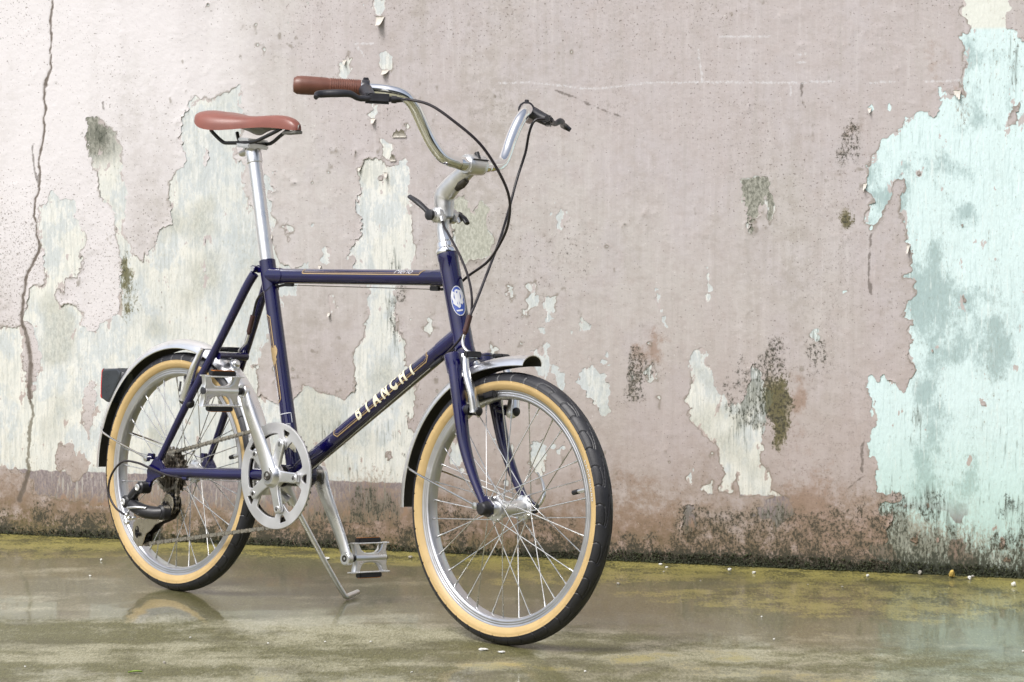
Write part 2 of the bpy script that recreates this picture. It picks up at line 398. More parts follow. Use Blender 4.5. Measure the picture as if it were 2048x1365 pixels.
chalk_d = seg_dist([(np.array(a) / 1000., np.array(b) / 1000.) for L in CHALK for a, b in zip(L[:-1], L[1:])], 0.03)
chalk = np.clip(1 - chalk_d / 0.010, 0, 1)
ci, cd = poly_fields(PEEL['conc'])
conc = np.where(ci, 1.0, 0.0)
g2 = np.exp(-(((S + 1.03) / 0.07) ** 2 + ((Z - 0.945) / 0.060) ** 4))
conc = np.clip(conc + 1.2 * g2, 0, 1)
whit = np.clip((Z - 1.145) / 0.006, 0, 1) * aqz

def ix(j, i): return j * NS + i
J, I = np.meshgrid(np.arange(NZ - 1), np.arange(NS - 1), indexing='ij')
quads = np.stack([ix(J, I), ix(J, I + 1), ix(J + 1, I + 1), ix(J + 1, I)], -1).reshape(-1, 4)

# --- plaster body: front face with gentle relief, crack cut into it
relief = fbm(S, Z, 4, 3, 5) * 0.0025 + n_mid * 0.0008 - 0.0008 * main
front = np.stack([S, -relief, Z], -1).reshape(-1, 3)
back = np.array([(gs[0], .22, 0), (gs[-1], .22, 0), (gs[-1], .22, gz[-1]), (gs[0], .22, gz[-1])])
nb = len(front)
top = [ix(NZ - 1, i) for i in range(NS)]
bm_faces = [np.array([[nb + 1, nb, nb + 3, nb + 2]])]
lcol = [ix(j, 0) for j in range(NZ)]; rcol = [ix(j, NS - 1) for j in range(NZ)]
body_verts = np.concatenate([front, back])
z4 = np.zeros(4)
painted_glare = np.clip((-S - 0.15) / 1.15, 0, 1) * np.clip((Z - 0.10) / 1.0, 0, 1) ** 0.8       # bright glare painted in: coat turns paler towards the upper left
painted_glare = painted_glare * 0.95 + (0.55 * fbm(S, Z * 0.22, 7.0, 4, 311) + 0.45 * fbm(S, Z, 2.2, 3, 312)) * np.clip(painted_glare * 2.5, 0, 1)
tone = np.clip(fbm(S, Z * 0.8, 13, 4, 301) * 1.3 + 0.5, 0, 1)
tone2 = np.clip(fbm(S, Z * 0.55, 3.2, 5, 302) * 1.3 + 0.5, 0, 1)
zone = np.clip(fbm(S, Z, 3.0, 3, 303) * 2.2 + 0.45, 0, 1)
craze = np.clip((fbm(S, Z * 0.7, 4.2, 3, 304) - 0.12) * 9, 0, 1) * np.clip(1 - 0 * Z, 0, 1)
pi_, pd_ = poly_fields(PEEL['P4'])
thin = np.where(pi_, 1.0, 0.0) + np.clip((fbm(S, Z, 8, 3, 305) - 0.1) * 6, 0, 1) * 0.6 * (1 - aqz)
thin = np.clip(thin, 0, 1)
stain = np.clip(fbm(S, Z * 0.10, 14, 4, 501) * 1.6 + fbm(S, Z, 2.0, 3, 502) * 1.2 + 0.12, 0, 1)
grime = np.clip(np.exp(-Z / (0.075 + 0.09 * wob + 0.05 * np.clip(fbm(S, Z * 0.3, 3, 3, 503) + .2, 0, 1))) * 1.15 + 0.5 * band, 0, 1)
sdb = np.clip(sd, -0.03, 0.03)
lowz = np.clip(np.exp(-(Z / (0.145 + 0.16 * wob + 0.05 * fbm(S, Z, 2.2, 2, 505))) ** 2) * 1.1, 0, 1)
wall_attrs = dict(lowz=lowz, stain=stain, grime=grime, sdb=sdb, tone=tone, tone2=tone2, thin=thin, mould=mould, moss=moss, brown=brown, crack=crack, main=main, aqua=aqz, conc=conc, whit=whit)
me = mesh_np('wall', body_verts, [quads, bm_faces[0],
     np.array([[top[i + 1], top[i], nb + 3, nb + 2][0:3] for i in range(0)], dtype=np.int32).reshape(-1, 3)],
     True, {k: np.concatenate([v.ravel(), z4]) for k, v in wall_attrs.items()})
# close the slab: top, ends, bottom
bm = bmesh.new(); bm.from_mesh(me); bm.verts.ensure_lookup_table()
for ring in ([bm.verts[i] for i in top] + [bm.verts[nb + 2], bm.verts[nb + 3]],
             [bm.verts[i] for i in lcol[::-1]] + [bm.verts[nb], bm.verts[nb + 3]][::1],
             [bm.verts[i] for i in rcol] + [bm.verts[nb + 2], bm.verts[nb + 1]]):
    try:
        bm.faces.new(ring)
    except ValueError:
        pass
bm.to_mesh(me); bm.free()

def over(t, n, field, base, gain, soft):
    """coverage of a growth: fine noise n against a threshold that drops where the field is strong"""
    thr = t.math('SUBTRACT', base, t.math('MULTIPLY', field, gain))
    return t.step(t.math('SUBTRACT', n, thr), 0.0, soft)

def plaster_material():
    t = NT('limewashed plaster'); v = t.coord()
    fine = t.noise(t.mapping(v, (1, 1, 0.5)), 170, 5, 0.78)
    streak = t.noise(t.mapping(v, (1, 1, 0.09)), 150, 4, 0.62)
    mid = t.noise(t.mapping(v, (1, 1, 0.5)), 38, 4, 0.65)
    sep = t.n('SeparateXYZ'); t.put(sep.inputs[0], v); z = sep.outputs[2]
    aqua = t.attr('aqua'); notaq = t.math('SUBTRACT', 1.0, aqua)
    tone = t.attr('tone'); tone2 = t.attr('tone2'); stain = t.attr('stain'); grime = t.attr('grime')
    mixn = t.math('ADD', t.math('MULTIPLY', mid, 0.7), t.math('MULTIPLY', fine, 0.3))
    cream = t.mix(t.step(mixn, 0.46, 0.54), (0.565, 0.60, 0.605), (0.70, 0.71, 0.685))
    cream = t.mix(t.math('MULTIPLY', t.step(t.math('ADD', tone, t.math('MULTIPLY', mid, 0.5)), 0.72, 0.86), 0.6), cream, (0.735, 0.725, 0.655))
    cream = t.mix(t.math('MULTIPLY', t.step(streak, 0.48, 0.60), 0.40), cream, (0.43, 0.455, 0.44))
    cream = t.mix(t.math('MULTIPLY', t.step(tone2, 0.48, 0.72), 0.45), cream, (0.48, 0.525, 0.535))
    cream = t.mix(t.math('MULTIPLY', t.step(fine, 0.57, 0.63), 0.42), cream, (0.36, 0.37, 0.32))
    cream = t.mix(t.math('MULTIPLY', t.step(streak, 0.385, 0.34), 0.6), cream, (0.76, 0.765, 0.74))
    cream = t.mix(t.attr('thin'), cream, t.mix(t.step(fine, 0.42, 0.6), (0.36, 0.365, 0.31), (0.53, 0.54, 0.48)))
    aqn = t.math('ADD', tone2, t.math('ADD', t.math('MULTIPLY', t.math('SUBTRACT', mid, 0.5), 0.7), t.math('MULTIPLY', t.math('SUBTRACT', streak, 0.5), 0.5)))
    aq = t.mix(t.step(aqn, 0.42, 1.25), (0.615, 0.755, 0.765), (0.36, 0.50, 0.51))
    aq = t.mix(t.math('MULTIPLY', t.step(t.math('ADD', tone, t.math('MULTIPLY', fine, 0.6)), 0.90, 1.15), 0.6), aq, (0.20, 0.295, 0.295))
    aq = t.mix(t.math('MULTIPLY', t.step(streak, 0.53, 0.66), 0.22), aq, (0.24, 0.345, 0.34))
    aq = t.mix(t.math('MULTIPLY', t.step(streak, 0.42, 0.34), 0.5), aq, (0.72, 0.80, 0.79))
    aq = t.mix(t.math('MULTIPLY', t.step(fine, 0.605, 0.66), 0.60), aq, (0.19, 0.195, 0.155))
    aq = t.mix(t.math('MULTIPLY', t.step(z, 0.40, 0.02), 0.55), aq, (0.37, 0.585, 0.51))
    c = t.mix(aqua, cream, aq)
    c = t.mix(t.attr('whit'), c, (0.68, 0.70, 0.65))
    mauve = t.mix(t.step(fine, 0.42, 0.60), (0.225, 0.190, 0.200), (0.345, 0.305, 0.305))
    mauve = t.mix(t.math('MULTIPLY', t.step(streak, 0.57, 0.61), 0.65), mauve, (0.50, 0.48, 0.45))
    zl = t.math('ADD', z, t.math('MULTIPLY', t.math('SUBTRACT', mid, 0.5), 0.016))
    c = t.mix(t.math('MULTIPLY', t.step(zl, 0.156, 0.153), notaq), c, mauve)
    c = t.mix(t.math('MULTIPLY', t.math('MULTIPLY', t.step(t.math('ADD', tone, t.math('MULTIPLY', mid, 0.4)), 0.72, 0.76), t.step(z, 0.17, 0.09)), aqua), c, (0.20, 0.165, 0.175))
    tan = t.mix(t.step(mid, 0.42, 0.60), (0.30, 0.205, 0.155), (0.43, 0.34, 0.285))
    c = t.mix(t.math('MULTIPLY', t.step(t.math('ADD', z, t.math('MULTIPLY', t.math('SUBTRACT', mid, 0.5), 0.16)), 0.090, 0.070), notaq), c, tan)
    gr = t.mix(t.step(fine, 0.40, 0.60), (0.16, 0.163, 0.135), (0.36, 0.36, 0.315))
    c = t.mix(t.attr('conc'), c, gr)
    # ragged remains of the pink coat beside its torn edge
    res = t.step(t.math('ADD', t.attr('sdb'), t.math('MULTIPLY', t.math('SUBTRACT', mid, 0.52), 0.11)), 0.0, 0.0018)
    c = t.mix(t.math('MULTIPLY', res, 0.9), c, t.mix(t.step(z, 0.7, 0.1), (0.485, 0.432, 0.425), (0.42, 0.34, 0.31)))
    c = t.mix(t.math('MULTIPLY', t.math('MULTIPLY', stain, t.step(fine, 0.40, 0.60)), 0.30), c, (0.30, 0.285, 0.21))
    c = t.mix(t.math('MULTIPLY', over(t, fine, t.attr('brown'), 0.70, 0.36, 0.20), 0.6), c, (0.29, 0.20, 0.135))
    c = t.mix(t.math('MULTIPLY', over(t, mid, t.attr('moss'), 0.74, 0.34, 0.22), 0.55), c, (0.235, 0.215, 0.095))
    c = t.mix(t.math('MULTIPLY', over(t, fine, t.attr('moss'), 0.72, 0.34, 0.12), 0.85), c, (0.115, 0.105, 0.035))
    md = t.attr('mould')
    c = t.mix(t.math('MULTIPLY', over(t, streak, md, 0.72, 0.34, 0.14), 0.5), c, (0.12, 0.13, 0.105))
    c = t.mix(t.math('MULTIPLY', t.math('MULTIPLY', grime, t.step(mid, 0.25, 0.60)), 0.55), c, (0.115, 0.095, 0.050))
    c = t.mix(t.math('MULTIPLY', over(t, t.math('ADD', t.math('MULTIPLY', fine, 0.72), t.math('MULTIPLY', mid, 0.28)), md, 0.695, 0.235, 0.10), 0.87), c, (0.036, 0.042, 0.030))
    c = t.mix(t.math('MULTIPLY', t.step(t.math('ADD', t.attr('main'), t.math('MULTIPLY', t.math('SUBTRACT', fine, 0.5), 1.6)), 0.40, 0.75), 0.75), c, (0.105, 0.088, 0.050))
    h = t.noise(t.mapping(v, (1, 1, 0.42)), 170, 2, 0.6)
    return t.out(Base_Color=c, Roughness=t.rng(md, 0.2, 1.2, 0.85, 0.5), Specular_IOR_Level=0.25, Normal=t.bump(h, 0.30, 0.004))

def coat_material():
    t = NT('old pink wall paint'); v = t.coord()
    sep = t.n('SeparateXYZ'); t.put(sep.inputs[0], v); z = sep.outputs[2]
    fine = t.noise(t.mapping(v, (1, 1, 0.8)), 160, 5, 0.78)
    mid = t.noise(v, 30, 4, 0.66)
    fl = t.noise(v, 200, 2, 0.5)
    streak = t.noise(t.mapping(v, (1, 1, 0.07)), 70, 4, 0.66)
    tone = t.attr('tone'); tone2 = t.attr('tone2'); zone = t.attr('zone'); stain = t.attr('stain'); grime = t.attr('grime')
    c = t.mix(t.step(tone2, 0.34, 0.66), (0.458, 0.416, 0.415), (0.474, 0.445, 0.428))
    c = t.mix(t.math('MULTIPLY', t.step(tone, 0.45, 0.80), 0.5), c, (0.470, 0.436, 0.448))
    c = t.mix(t.math('MULTIPLY', t.step(mid, 0.42, 0.70), 0.45), c, (0.385, 0.332, 0.315))
    c = t.mix(t.math('MULTIPLY', t.step(fine, 0.46, 0.34), 0.35), c, (0.545, 0.50, 0.48))
    c = t.mix(t.math('MULTIPLY', t.step(streak, 0.48, 0.68), 0.38), c, (0.375, 0.345, 0.325))
    c = t.mix(t.math('MULTIPLY', t.step(streak, 0.46, 0.32), 0.40), c, (0.54, 0.51, 0.505))
    c = t.mix(t.math('MULTIPLY', t.step(z, 0.75, 0.05), 0.50), c, (0.375, 0.295, 0.265))
    c = t.mix(t.math('MULTIPLY', t.step(t.attr('painted_glare'), -0.05, 0.70), 0.92), c, (0.72, 0.695, 0.71))      # glare put into the coat colour at the upper left
    c = t.mix(t.math('MULTIPLY', t.math('MULTIPLY', stain, t.step(t.math('ADD', mid, t.math('MULTIPLY', fine, 0.4)), 0.50, 0.85)), 0.55), c, (0.285, 0.262, 0.215))
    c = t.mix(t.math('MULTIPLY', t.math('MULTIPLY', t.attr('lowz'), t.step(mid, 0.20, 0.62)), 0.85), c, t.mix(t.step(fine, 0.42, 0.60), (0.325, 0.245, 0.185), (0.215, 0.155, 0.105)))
    br = t.attr('brown')
    c = t.mix(t.math('MULTIPLY', over(t, t.math('ADD', t.math('MULTIPLY', fine, 0.35), t.math('MULTIPLY', mid, 0.65)), br, 0.68, 0.40, 0.28), 0.68), c, (0.29, 0.19, 0.135))
    # pock marks, dust flecks, knocked-off specks
    c = t.mix(t.math('MULTIPLY', over(t, fl, zone, 0.690, 0.085, 0.04), 0.70), c, (0.15, 0.125, 0.110))
    c = t.mix(t.math('MULTIPLY', over(t, fine, zone, 0.675, 0.115, 0.06), 0.58), c, (0.20, 0.172, 0.150))
    c = t.mix(t.math('MULTIPLY', t.step(fl, 0.285, 0.245), 0.75), c, (0.64, 0.635, 0.60))
    e = t.attr('edge')
    c = t.mix(t.math('MULTIPLY', t.math('MULTIPLY', t.step(e, 0.006, 0.0003), t.step(t.math('ADD', tone, t.math('MULTIPLY', fine, 0.4)), 0.66, 0.80)), 0.60), c, (0.19, 0.165, 0.125))
    ln = t.math('ABSOLUTE', t.math('SUBTRACT', mid, 0.52))
    cl = t.math('MULTIPLY', t.step(ln, 0.014, 0.004), t.attr('craze'))
    c = t.mix(t.math('MULTIPLY', t.math('MULTIPLY', cl, t.step(fine, 0.47, 0.56)), 0.5), c, (0.15, 0.125, 0.105))
    c = t.mix(t.math('MULTIPLY', over(t, mid, t.attr('moss'), 0.74, 0.34, 0.22), 0.55), c, (0.20, 0.175, 0.080))
    c = t.mix(t.math('MULTIPLY', over(t, fine, t.attr('moss'), 0.74, 0.34, 0.14), 0.88), c, (0.110, 0.098, 0.034))
    md = t.attr('mould')
    c = t.mix(t.math('MULTIPLY', over(t, t.math('ADD', t.math('MULTIPLY', fine, 0.4), t.math('MULTIPLY', mid, 0.6)), md, 0.66, 0.26, 0.26), 0.62), c, (0.205, 0.185, 0.145))
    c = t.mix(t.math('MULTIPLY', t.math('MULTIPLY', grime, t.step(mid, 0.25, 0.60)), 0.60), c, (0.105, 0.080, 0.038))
    c = t.mix(t.math('MULTIPLY', over(t, t.math('ADD', t.math('MULTIPLY', fine, 0.72), t.math('MULTIPLY', mid, 0.28)), md, 0.695, 0.235, 0.10), 0.87), c, (0.038, 0.037, 0.027))
    ck = t.math('ADD', t.attr('crack'), t.math('MULTIPLY', t.math('SUBTRACT', fine, 0.5), 0.5))
    c = t.mix(t.math('MULTIPLY', t.step(ck, 0.66, 0.95), 0.65), c, (0.08, 0.065, 0.05))
    mk = t.math('ADD', t.attr('main'), t.math('MULTIPLY', t.math('SUBTRACT', fine, 0.5), 0.35))
    c = t.mix(t.math('MULTIPLY', t.step(mk, 0.30, 0.62), 0.72), c, (0.075, 0.062, 0.048))
    c = t.mix(t.math('MULTIPLY', t.step(mk, 0.02, 0.3), 0.30), c, (0.20, 0.16, 0.13))
    ch = t.math('ADD', t.attr('chalk'), t.math('MULTIPLY', t.math('SUBTRACT', fine, 0.56), 2.2))
    c = t.mix(t.math('MULTIPLY', t.step(ch, 0.55, 0.9), 0.65), c, (0.62, 0.62, 0.64))
    h = t.noise(v, 85, 3, 0.6)
    return t.out(Base_Color=c, Roughness=t.rng(tone, 0.3, 0.7, 0.55, 0.72), Specular_IOR_Level=0.3, Normal=t.bump(h, 0.22, 0.004))

M_plaster = plaster_material()
M_coat = coat_material()
wall = link('wall', me, None, M_plaster)
wall.location = WALL_AT
wall.rotation_euler = (0, 0, WALL_ROT)
tag(wall, 'weathered plaster wall with peeling pink paint, cream and aqua undercoats and black mould at its foot', 'wall')

# --- the pink coat: a sheet of its own with torn, lifted edges (contour of sd)
def contour_sheet(field):
    F = field.ravel()
    X = S.ravel(); Y = Z.ravel()
    ins = field > 0
    c4 = ins[:-1, :-1].astype(int) + ins[:-1, 1:] + ins[1:, 1:] + ins[1:, :-1]
    full = quads[(c4 == 4).ravel()]
    part = quads[((c4 > 0) & (c4 < 4)).ravel()]
    ev = {}; exy = []; base = len(F)
    polys = []; edges = []
    for q in part:
        out = []; cut = []
        for k in range(4):
            a = int(q[k]); b = int(q[(k + 1) % 4])
            fa = F[a]; fb = F[b]
            if fa > 0:
                out.append(a)
            if (fa > 0) != (fb > 0):
                key = (a, b) if a < b else (b, a)
                if key not in ev:
                    t = fa / (fa - fb)
                    ev[key] = base + len(exy)
                    exy.append((X[a] + t * (X[b] - X[a]), Y[a] + t * (Y[b] - Y[a]), a, b, t))
                out.append(ev[key]); cut.append((ev[key], fa > 0))
        if len(cut) == 2:
            polys.append(out)
            leave = cut[0][0] if cut[0][1] else cut[1][0]
            enter = cut[1][0] if cut[0][1] else cut[0][0]
            edges.append((leave, enter))
        elif len(cut) == 4:           # saddle: keep the two corners apart
            polys.append(out)
    return full, polys, edges, np.array(exy)

full, polys, cut_edges, exy = contour_sheet(sd)
ea = exy[:, 2].astype(int); eb = exy[:, 3].astype(int); et = exy[:, 4]
def ext(fld):
    f = fld.ravel()
    return np.concatenate([f, f[ea] + et * (f[eb] - f[ea])])
XS = np.concatenate([S.ravel(), exy[:, 0]]); ZS = np.concatenate([Z.ravel(), exy[:, 1]])
edge = np.clip(np.concatenate([sd.ravel(), np.zeros(len(exy))]), 0, 0.06)
liftn = np.clip(fbm(XS, ZS, 11, 3, 31) * 3.2 - 0.10, 0, 1)
blister = np.clip(fbm(XS, ZS * 1.2, 26, 3, 131) - 0.16, 0, 1) * 0.005 * np.clip(fbm(XS, ZS, 3, 2, 8) * 3 + 0.25, 0, 1)
proud = 0.0005 + np.exp(-edge / 0.007) * liftn * 0.0024 + ext(relief) + blister + ext(n_fin) * 0.0006 - 0.0004 * ext(main)
used = np.zeros(len(XS), bool)
used[full.ravel()] = True
for pl in polys: used[pl] = True
remap = np.cumsum(used) - 1
V = np.stack([XS, -proud, ZS], -1)[used]
tri = [[remap[i] for i in pl] for pl in polys]
f3 = np.array([x for x in tri if len(x) == 3]).reshape(-1, 3)
f4 = np.array([x for x in tri if len(x) == 4]).reshape(-1, 4)
f5 = np.array([x for x in tri if len(x) == 5]).reshape(-1, 5)
f6 = np.array([x for x in tri if len(x) == 6]).reshape(-1, 6)
nbase = len(V)
ce = np.array(cut_edges)
uniq = np.unique(ce)
nu_ = len(uniq)
bid = {int(u): nbase + nu_ + k for k, u in enumerate(uniq)}
topid = {int(u): nbase + k for k, u in enumerate(uniq)}
backv = np.stack([XS[uniq], -(ext(relief)[uniq] - 0.0006), ZS[uniq]], -1)
skirt = np.array([[topid[int(b)], topid[int(a)], bid[int(a)], bid[int(b)]] for a, b in ce])
coat_attrs = {k: np.concatenate([ext(v)[used], ext(v)[uniq], ext(v)[uniq]]) for k, v in dict(mould=mould, moss=moss, brown=brown, crack=crack, main=main, chalk=chalk, tone=tone, tone2=tone2, zone=zone, craze=craze, painted_glare=painted_glare, stain=stain, grime=grime, lowz=lowz).items()}
coat_attrs['edge'] = np.concatenate([edge[used], np.zeros(2 * len(uniq))])
me = mesh_np('paint_coat', np.concatenate([V, np.stack([XS, -proud, ZS], -1)[uniq], backv]), [full_r for full_r in (remap[full], f3, f4, f5, f6, skirt)], True, coat_attrs)
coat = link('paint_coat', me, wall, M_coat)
coat['label'] = 'pink top coat of paint, torn and lifting at its edges'

# --- curled flakes still hanging on the wall
M_flake = simple('paint flake underside', (0.56, 0.525, 0.475), 0.7, var=0.1, vscale=90, bump=0.3, bscale=300)
def flake(s, z, w, h, curl, seed):
    r = random.Random(seed)
    nu, nv = 7, 8
    vs2 = []; a0 = abs(curl) * r.uniform(0.9, 1.3)
    tilt = r.uniform(-0.5, 0.5)
    jit = [r.uniform(0.45, 1.15) * (1 - 0.35 * abs(2 * i / (nu - 1) - 1) ** 2) for i in range(nu)]
    for iu in range(nu):
        u = iu / (nu - 1) - 0.5
        for iv in range(nv):
            q = iv / (nv - 1)
            L = h * q * jit[iu]
            ang = a0 * q
            rad = h / a0
            down = rad * math.sin(a0 * q * jit[iu]) if a0 > 0.1 else L
            out = rad * (1 - math.cos(a0 * q * jit[iu]))
            ww = w * (1 - 0.35 * q * r.uniform(0.6, 1.2))
            x = u * ww + tilt * down * 0.4
            vs2.append((x, -(0.0022 + out), -down))
    f = []
    for iu in range(nu - 1):
        for iv in range(nv - 1):
            a = iu * nv + iv
            f.append((a, a + 1, a + nv + 1, a + nv))
    vs2 = np.array(vs2); n0 = len(vs2)
    vb = vs2 + np.array([0, 0.0007, 0.0002])
    fb = [tuple(n0 + i for i in q[::-1]) for q in f]
    rim = [iv for iv in range(nv)] + [(iu * nv + nv - 1) for iu in range(1, nu)] + [(nu - 1) * nv + iv for iv in range(nv - 2, -1, -1)] + [iu * nv for iu in range(nu - 2, 0, -1)]
    fr = [(rim[k], rim[(k + 1) % len(rim)], n0 + rim[(k + 1) % len(rim)], n0 + rim[k]) for k in range(len(rim))]
    m2 = mesh_np('paint_flake', np.concatenate([vs2, vb]), [np.array(f), np.array(fb), np.array(fr)], True)
    o = link('paint_flake', m2, wall, M_flake)
    o.location = (s, -0.001, z)
    if curl < 0:
        o.rotation_euler = (0, R_(180), 0)
    return o
for k, (s, z, w, h, cu) in enumerate(FLAKE):
    if k >= 12 and k not in (13, 16, 25): continue
    flake(s / 1000., z / 1000. + h / 2000., w / 1000. * .8, h / 1000. * 1.5, cu, 100 + k)
# ================================================================ wet concrete ground
gx = grow(-1.7, 1.7, 0.009, -60.0, 60.0, 1.4)
gy = grow(3.7, 6.35, 0.009, -60.0, 60.0, 1.4)
GX, GY = np.meshgrid(gx, gy)
wd = (5.69397 - GY) * math.cos(WALL_ROT) + (GX) * math.sin(WALL_ROT)     # distance in front of the wall
along = GX * math.cos(WALL_ROT) - (GY - 5.69397) * -math.sin(WALL_ROT)
m1 = fbm(GX * 0.55, GY, 2.6, 5, 201)
m2_ = fbm(GX * 0.45, GY * 1.3, 7.0, 5, 202)
m3 = fbm(GX * 0.5, GY, 1.1, 3, 203)
def gblob(x, y, rx, ry, st): return st * np.exp(-(((GX - x) / rx) ** 2 + ((GY - y) / ry) ** 2))
algae = np.clip(1.15 * np.exp(-np.maximum(wd - 0.05, 0) / 0.45) + 2.0 * m1 + 0.7 * m2_ - 0.10, 0, 1)
silt = gblob(-.75, 5.62, .35, .14, -.7) + gblob(-.30, 5.42, .34, .12, -.75) + gblob(-0.9, 5.15, .40, .3, -.5) + gblob(.55, 5.22, .35, .10, -.35)
algae = np.clip(algae + silt, 0, 1)
dry = np.clip(0.10 + 0.30 * np.clip((wd - 0.85) / 0.4, 0, 1) - 0.5 * np.exp(-wd / 0.5) + 1.2 * m2_ + 1.0 * m3 + gblob(.55, 4.42, .45, .16, .35) + gblob(-.12, 4.62, .30, .12, .35) + gblob(-.70, 4.42, .25, .08, .30) + gblob(.05, 4.3, .5, .10, .35), 0, 1)
wet = np.clip(0.30 + 0.55 * np.exp(-((wd - 0.62) / 0.34) ** 2) + 0.8 * m1 + 0.4 * m2_ - 0.75 * np.exp(-wd / 0.10) + gblob(.85, 4.90, .40, .30, .35) + gblob(-.28, 4.86, .42, .15, .35) + gblob(-.95, 4.92, .26, .14, .3) - 0.35 * dry, 0, 1)
far = np.clip((np.hypot(GX, GY - 5) - 3) / 4, 0, 1)
dry = dry * (1 - far) + 0.5 * far; wet = wet * (1 - far) + 0.4 * far; algae = algae * (1 - far)
ny_, nx_ = len(gy), len(gx)
J, I = np.meshgrid(np.arange(ny_ - 1), np.arange(nx_ - 1), indexing='ij')
gq = np.stack([J * nx_ + I, J * nx_ + I + 1, (J + 1) * nx_ + I + 1, (J + 1) * nx_ + I], -1).reshape(-1, 4)
hz = fbm(GX, GY, 6, 3, 77) * 0.0016 * (1 - far)
hz = np.minimum(hz - hz.max(), 0)
me = mesh_np('ground', np.stack([GX, GY, hz], -1).reshape(-1, 3), [gq], True, dict(algae=algae, dry=dry, wet=wet))

def ground_material():
    t = NT('wet algae stained concrete'); v = t.coord()
    n1 = t.noise(t.mapping(v, (0.8, 0.7, 1)), 14, 5, 0.66)
    n2 = t.noise(t.mapping(v, (1.0, 0.28, 1)), 210, 4, 0.76)
    grit = t.noise(t.mapping(v, (1.0, 0.20, 1)), 420, 2, 0.6)
    d1 = t.math('SUBTRACT', n1, 0.5); d2 = t.math('SUBTRACT', n2, 0.5)
    conc_ = t.mix(t.step(n2, 0.34, 0.66), (0.084, 0.080, 0.032), (0.142, 0.134, 0.060))
    dryc = t.mix(t.step(n2, 0.32, 0.68), (0.225, 0.212, 0.128), (0.345, 0.328, 0.228))
    dm = t.step(t.math('ADD', t.attr('dry'), t.math('ADD', t.math('MULTIPLY', d1, 1.5), t.math('MULTIPLY', d2, 0.35))), 0.10, 0.66)
    c = t.mix(dm, conc_, dryc)
    al = t.mix(t.step(t.math('ADD', t.math('MULTIPLY', n1, 0.55), t.math('MULTIPLY', n2, 0.45)), 0.42, 0.56), (0.060, 0.056, 0.017), (0.275, 0.240, 0.070))
    am = t.step(t.math('ADD', t.attr('algae'), t.math('ADD', t.math('MULTIPLY', d1, 1.6), t.math('MULTIPLY', d2, 0.6))), 0.28, 0.60)
    c = t.mix(t.math('MULTIPLY', am, 0.92), c, al)
    c = t.mix(t.math('MULTIPLY', t.step(t.noise(v, 5, 5, 0.65), 0.52, 0.66), 0.5), c, (0.075, 0.068, 0.034))
    c = t.mix(t.math('MULTIPLY', t.step(grit, 0.56, 0.68), 0.38), c, (0.040, 0.038, 0.025))
    c = t.mix(t.math('MULTIPLY', t.step(grit, 0.36, 0.30), 0.35), c, (0.46, 0.44, 0.36))
    w = t.step(t.math('ADD', t.attr('wet'), t.math('ADD', t.math('MULTIPLY', d1, 0.9), t.math('MULTIPLY', d2, 0.35))), 0.14, 0.56)
    bm_ = t.n('Bump'); t.put(bm_.inputs['Height'], grit); bm_.inputs['Distance'].default_value = 0.004
    t.put(bm_.inputs['Strength'], t.rng(w, 0, 1, 0.30, 0.05))
    wb = t.bump(t.noise(v, 7, 2), 0.04, 0.01)
    t.out(Base_Color=c, Roughness=t.rng(w, 0, 1, 0.50, 0.34), Normal=bm_.outputs[0], IOR=1.4,
          Coat_Weight=t.rng(w, 0, 1, 0.0, 0.66), Coat_IOR=1.33, Coat_Roughness=t.rng(n1, 0.35, 0.65, 0.02, 0.09))
    t.put(t.b.inputs['Coat Normal'], wb)
    return t.m
M_ground = ground_material()
ground = link('ground', me, None, M_ground)
tag(ground, 'wet concrete ground stained with yellow green algae', 'ground', kind='structure')
# ================================================================ house block added out of view behind the camera, for its reflections and shade
M_added_facade = simple('added building dull facade', (0.165, 0.17, 0.175), 0.85, var=0.2, vscale=1.5, bump=0.3, bscale=40)
M_added_tin = simple('added building tin roof', (0.14, 0.13, 0.12), 0.6, 0.3, var=0.2, vscale=3)
M_pane = simple('added building dark pane', (0.02, 0.022, 0.025), 0.12, var=0.1, vscale=5)
M_added_sash = simple('added building grey sash', (0.30, 0.30, 0.29), 0.6, var=0.1, vscale=20)
added_block = empty('added_building', None, (5.0, -5.0, 0.0))
added_block.rotation_euler = (0, 0, R_(-8))
tag(added_block, 'low rendered house front added out of view behind the camera for reflections and shade', 'added_building')
def ybox(name, c, sz, mat, parent, ch=0.02):
    bm = bmesh.new(); bmesh.ops.create_cube(bm, size=1.0)
    for v in bm.verts: v.co = Vector((v.co.x * sz[0], v.co.y * sz[1], v.co.z * sz[2])) + Vector(c)
    bmesh.ops.bevel(bm, geom=list(bm.edges), offset=ch, segments=1, affect='EDGES')
    m = bpy.data.meshes.new(name); bm.to_mesh(m); bm.free()
    return link(name, m, parent, mat)
ybox('added_facade', (0, -2, 2.1), (13.0, 4.0, 4.2), M_added_facade, added_block)
ybox('added_roof', (0, -1.85, 4.32), (13.6, 4.9, 0.24), M_added_tin, added_block)
for k in range(4):
    x = -4.6 + 3.0 * k
    f = ybox('added_window', (x, .02, 1.9), (1.3, .10, 1.3), M_added_sash, added_block)
    for a in (-1, 1):
        ybox('pane', (x + a * .31, .075, 1.9), (.54, .02, 1.12), M_pane, f, .004)
ybox('added_door', (5.6, .03, 1.05), (1.0, .10, 2.1), M_added_sash, added_block)
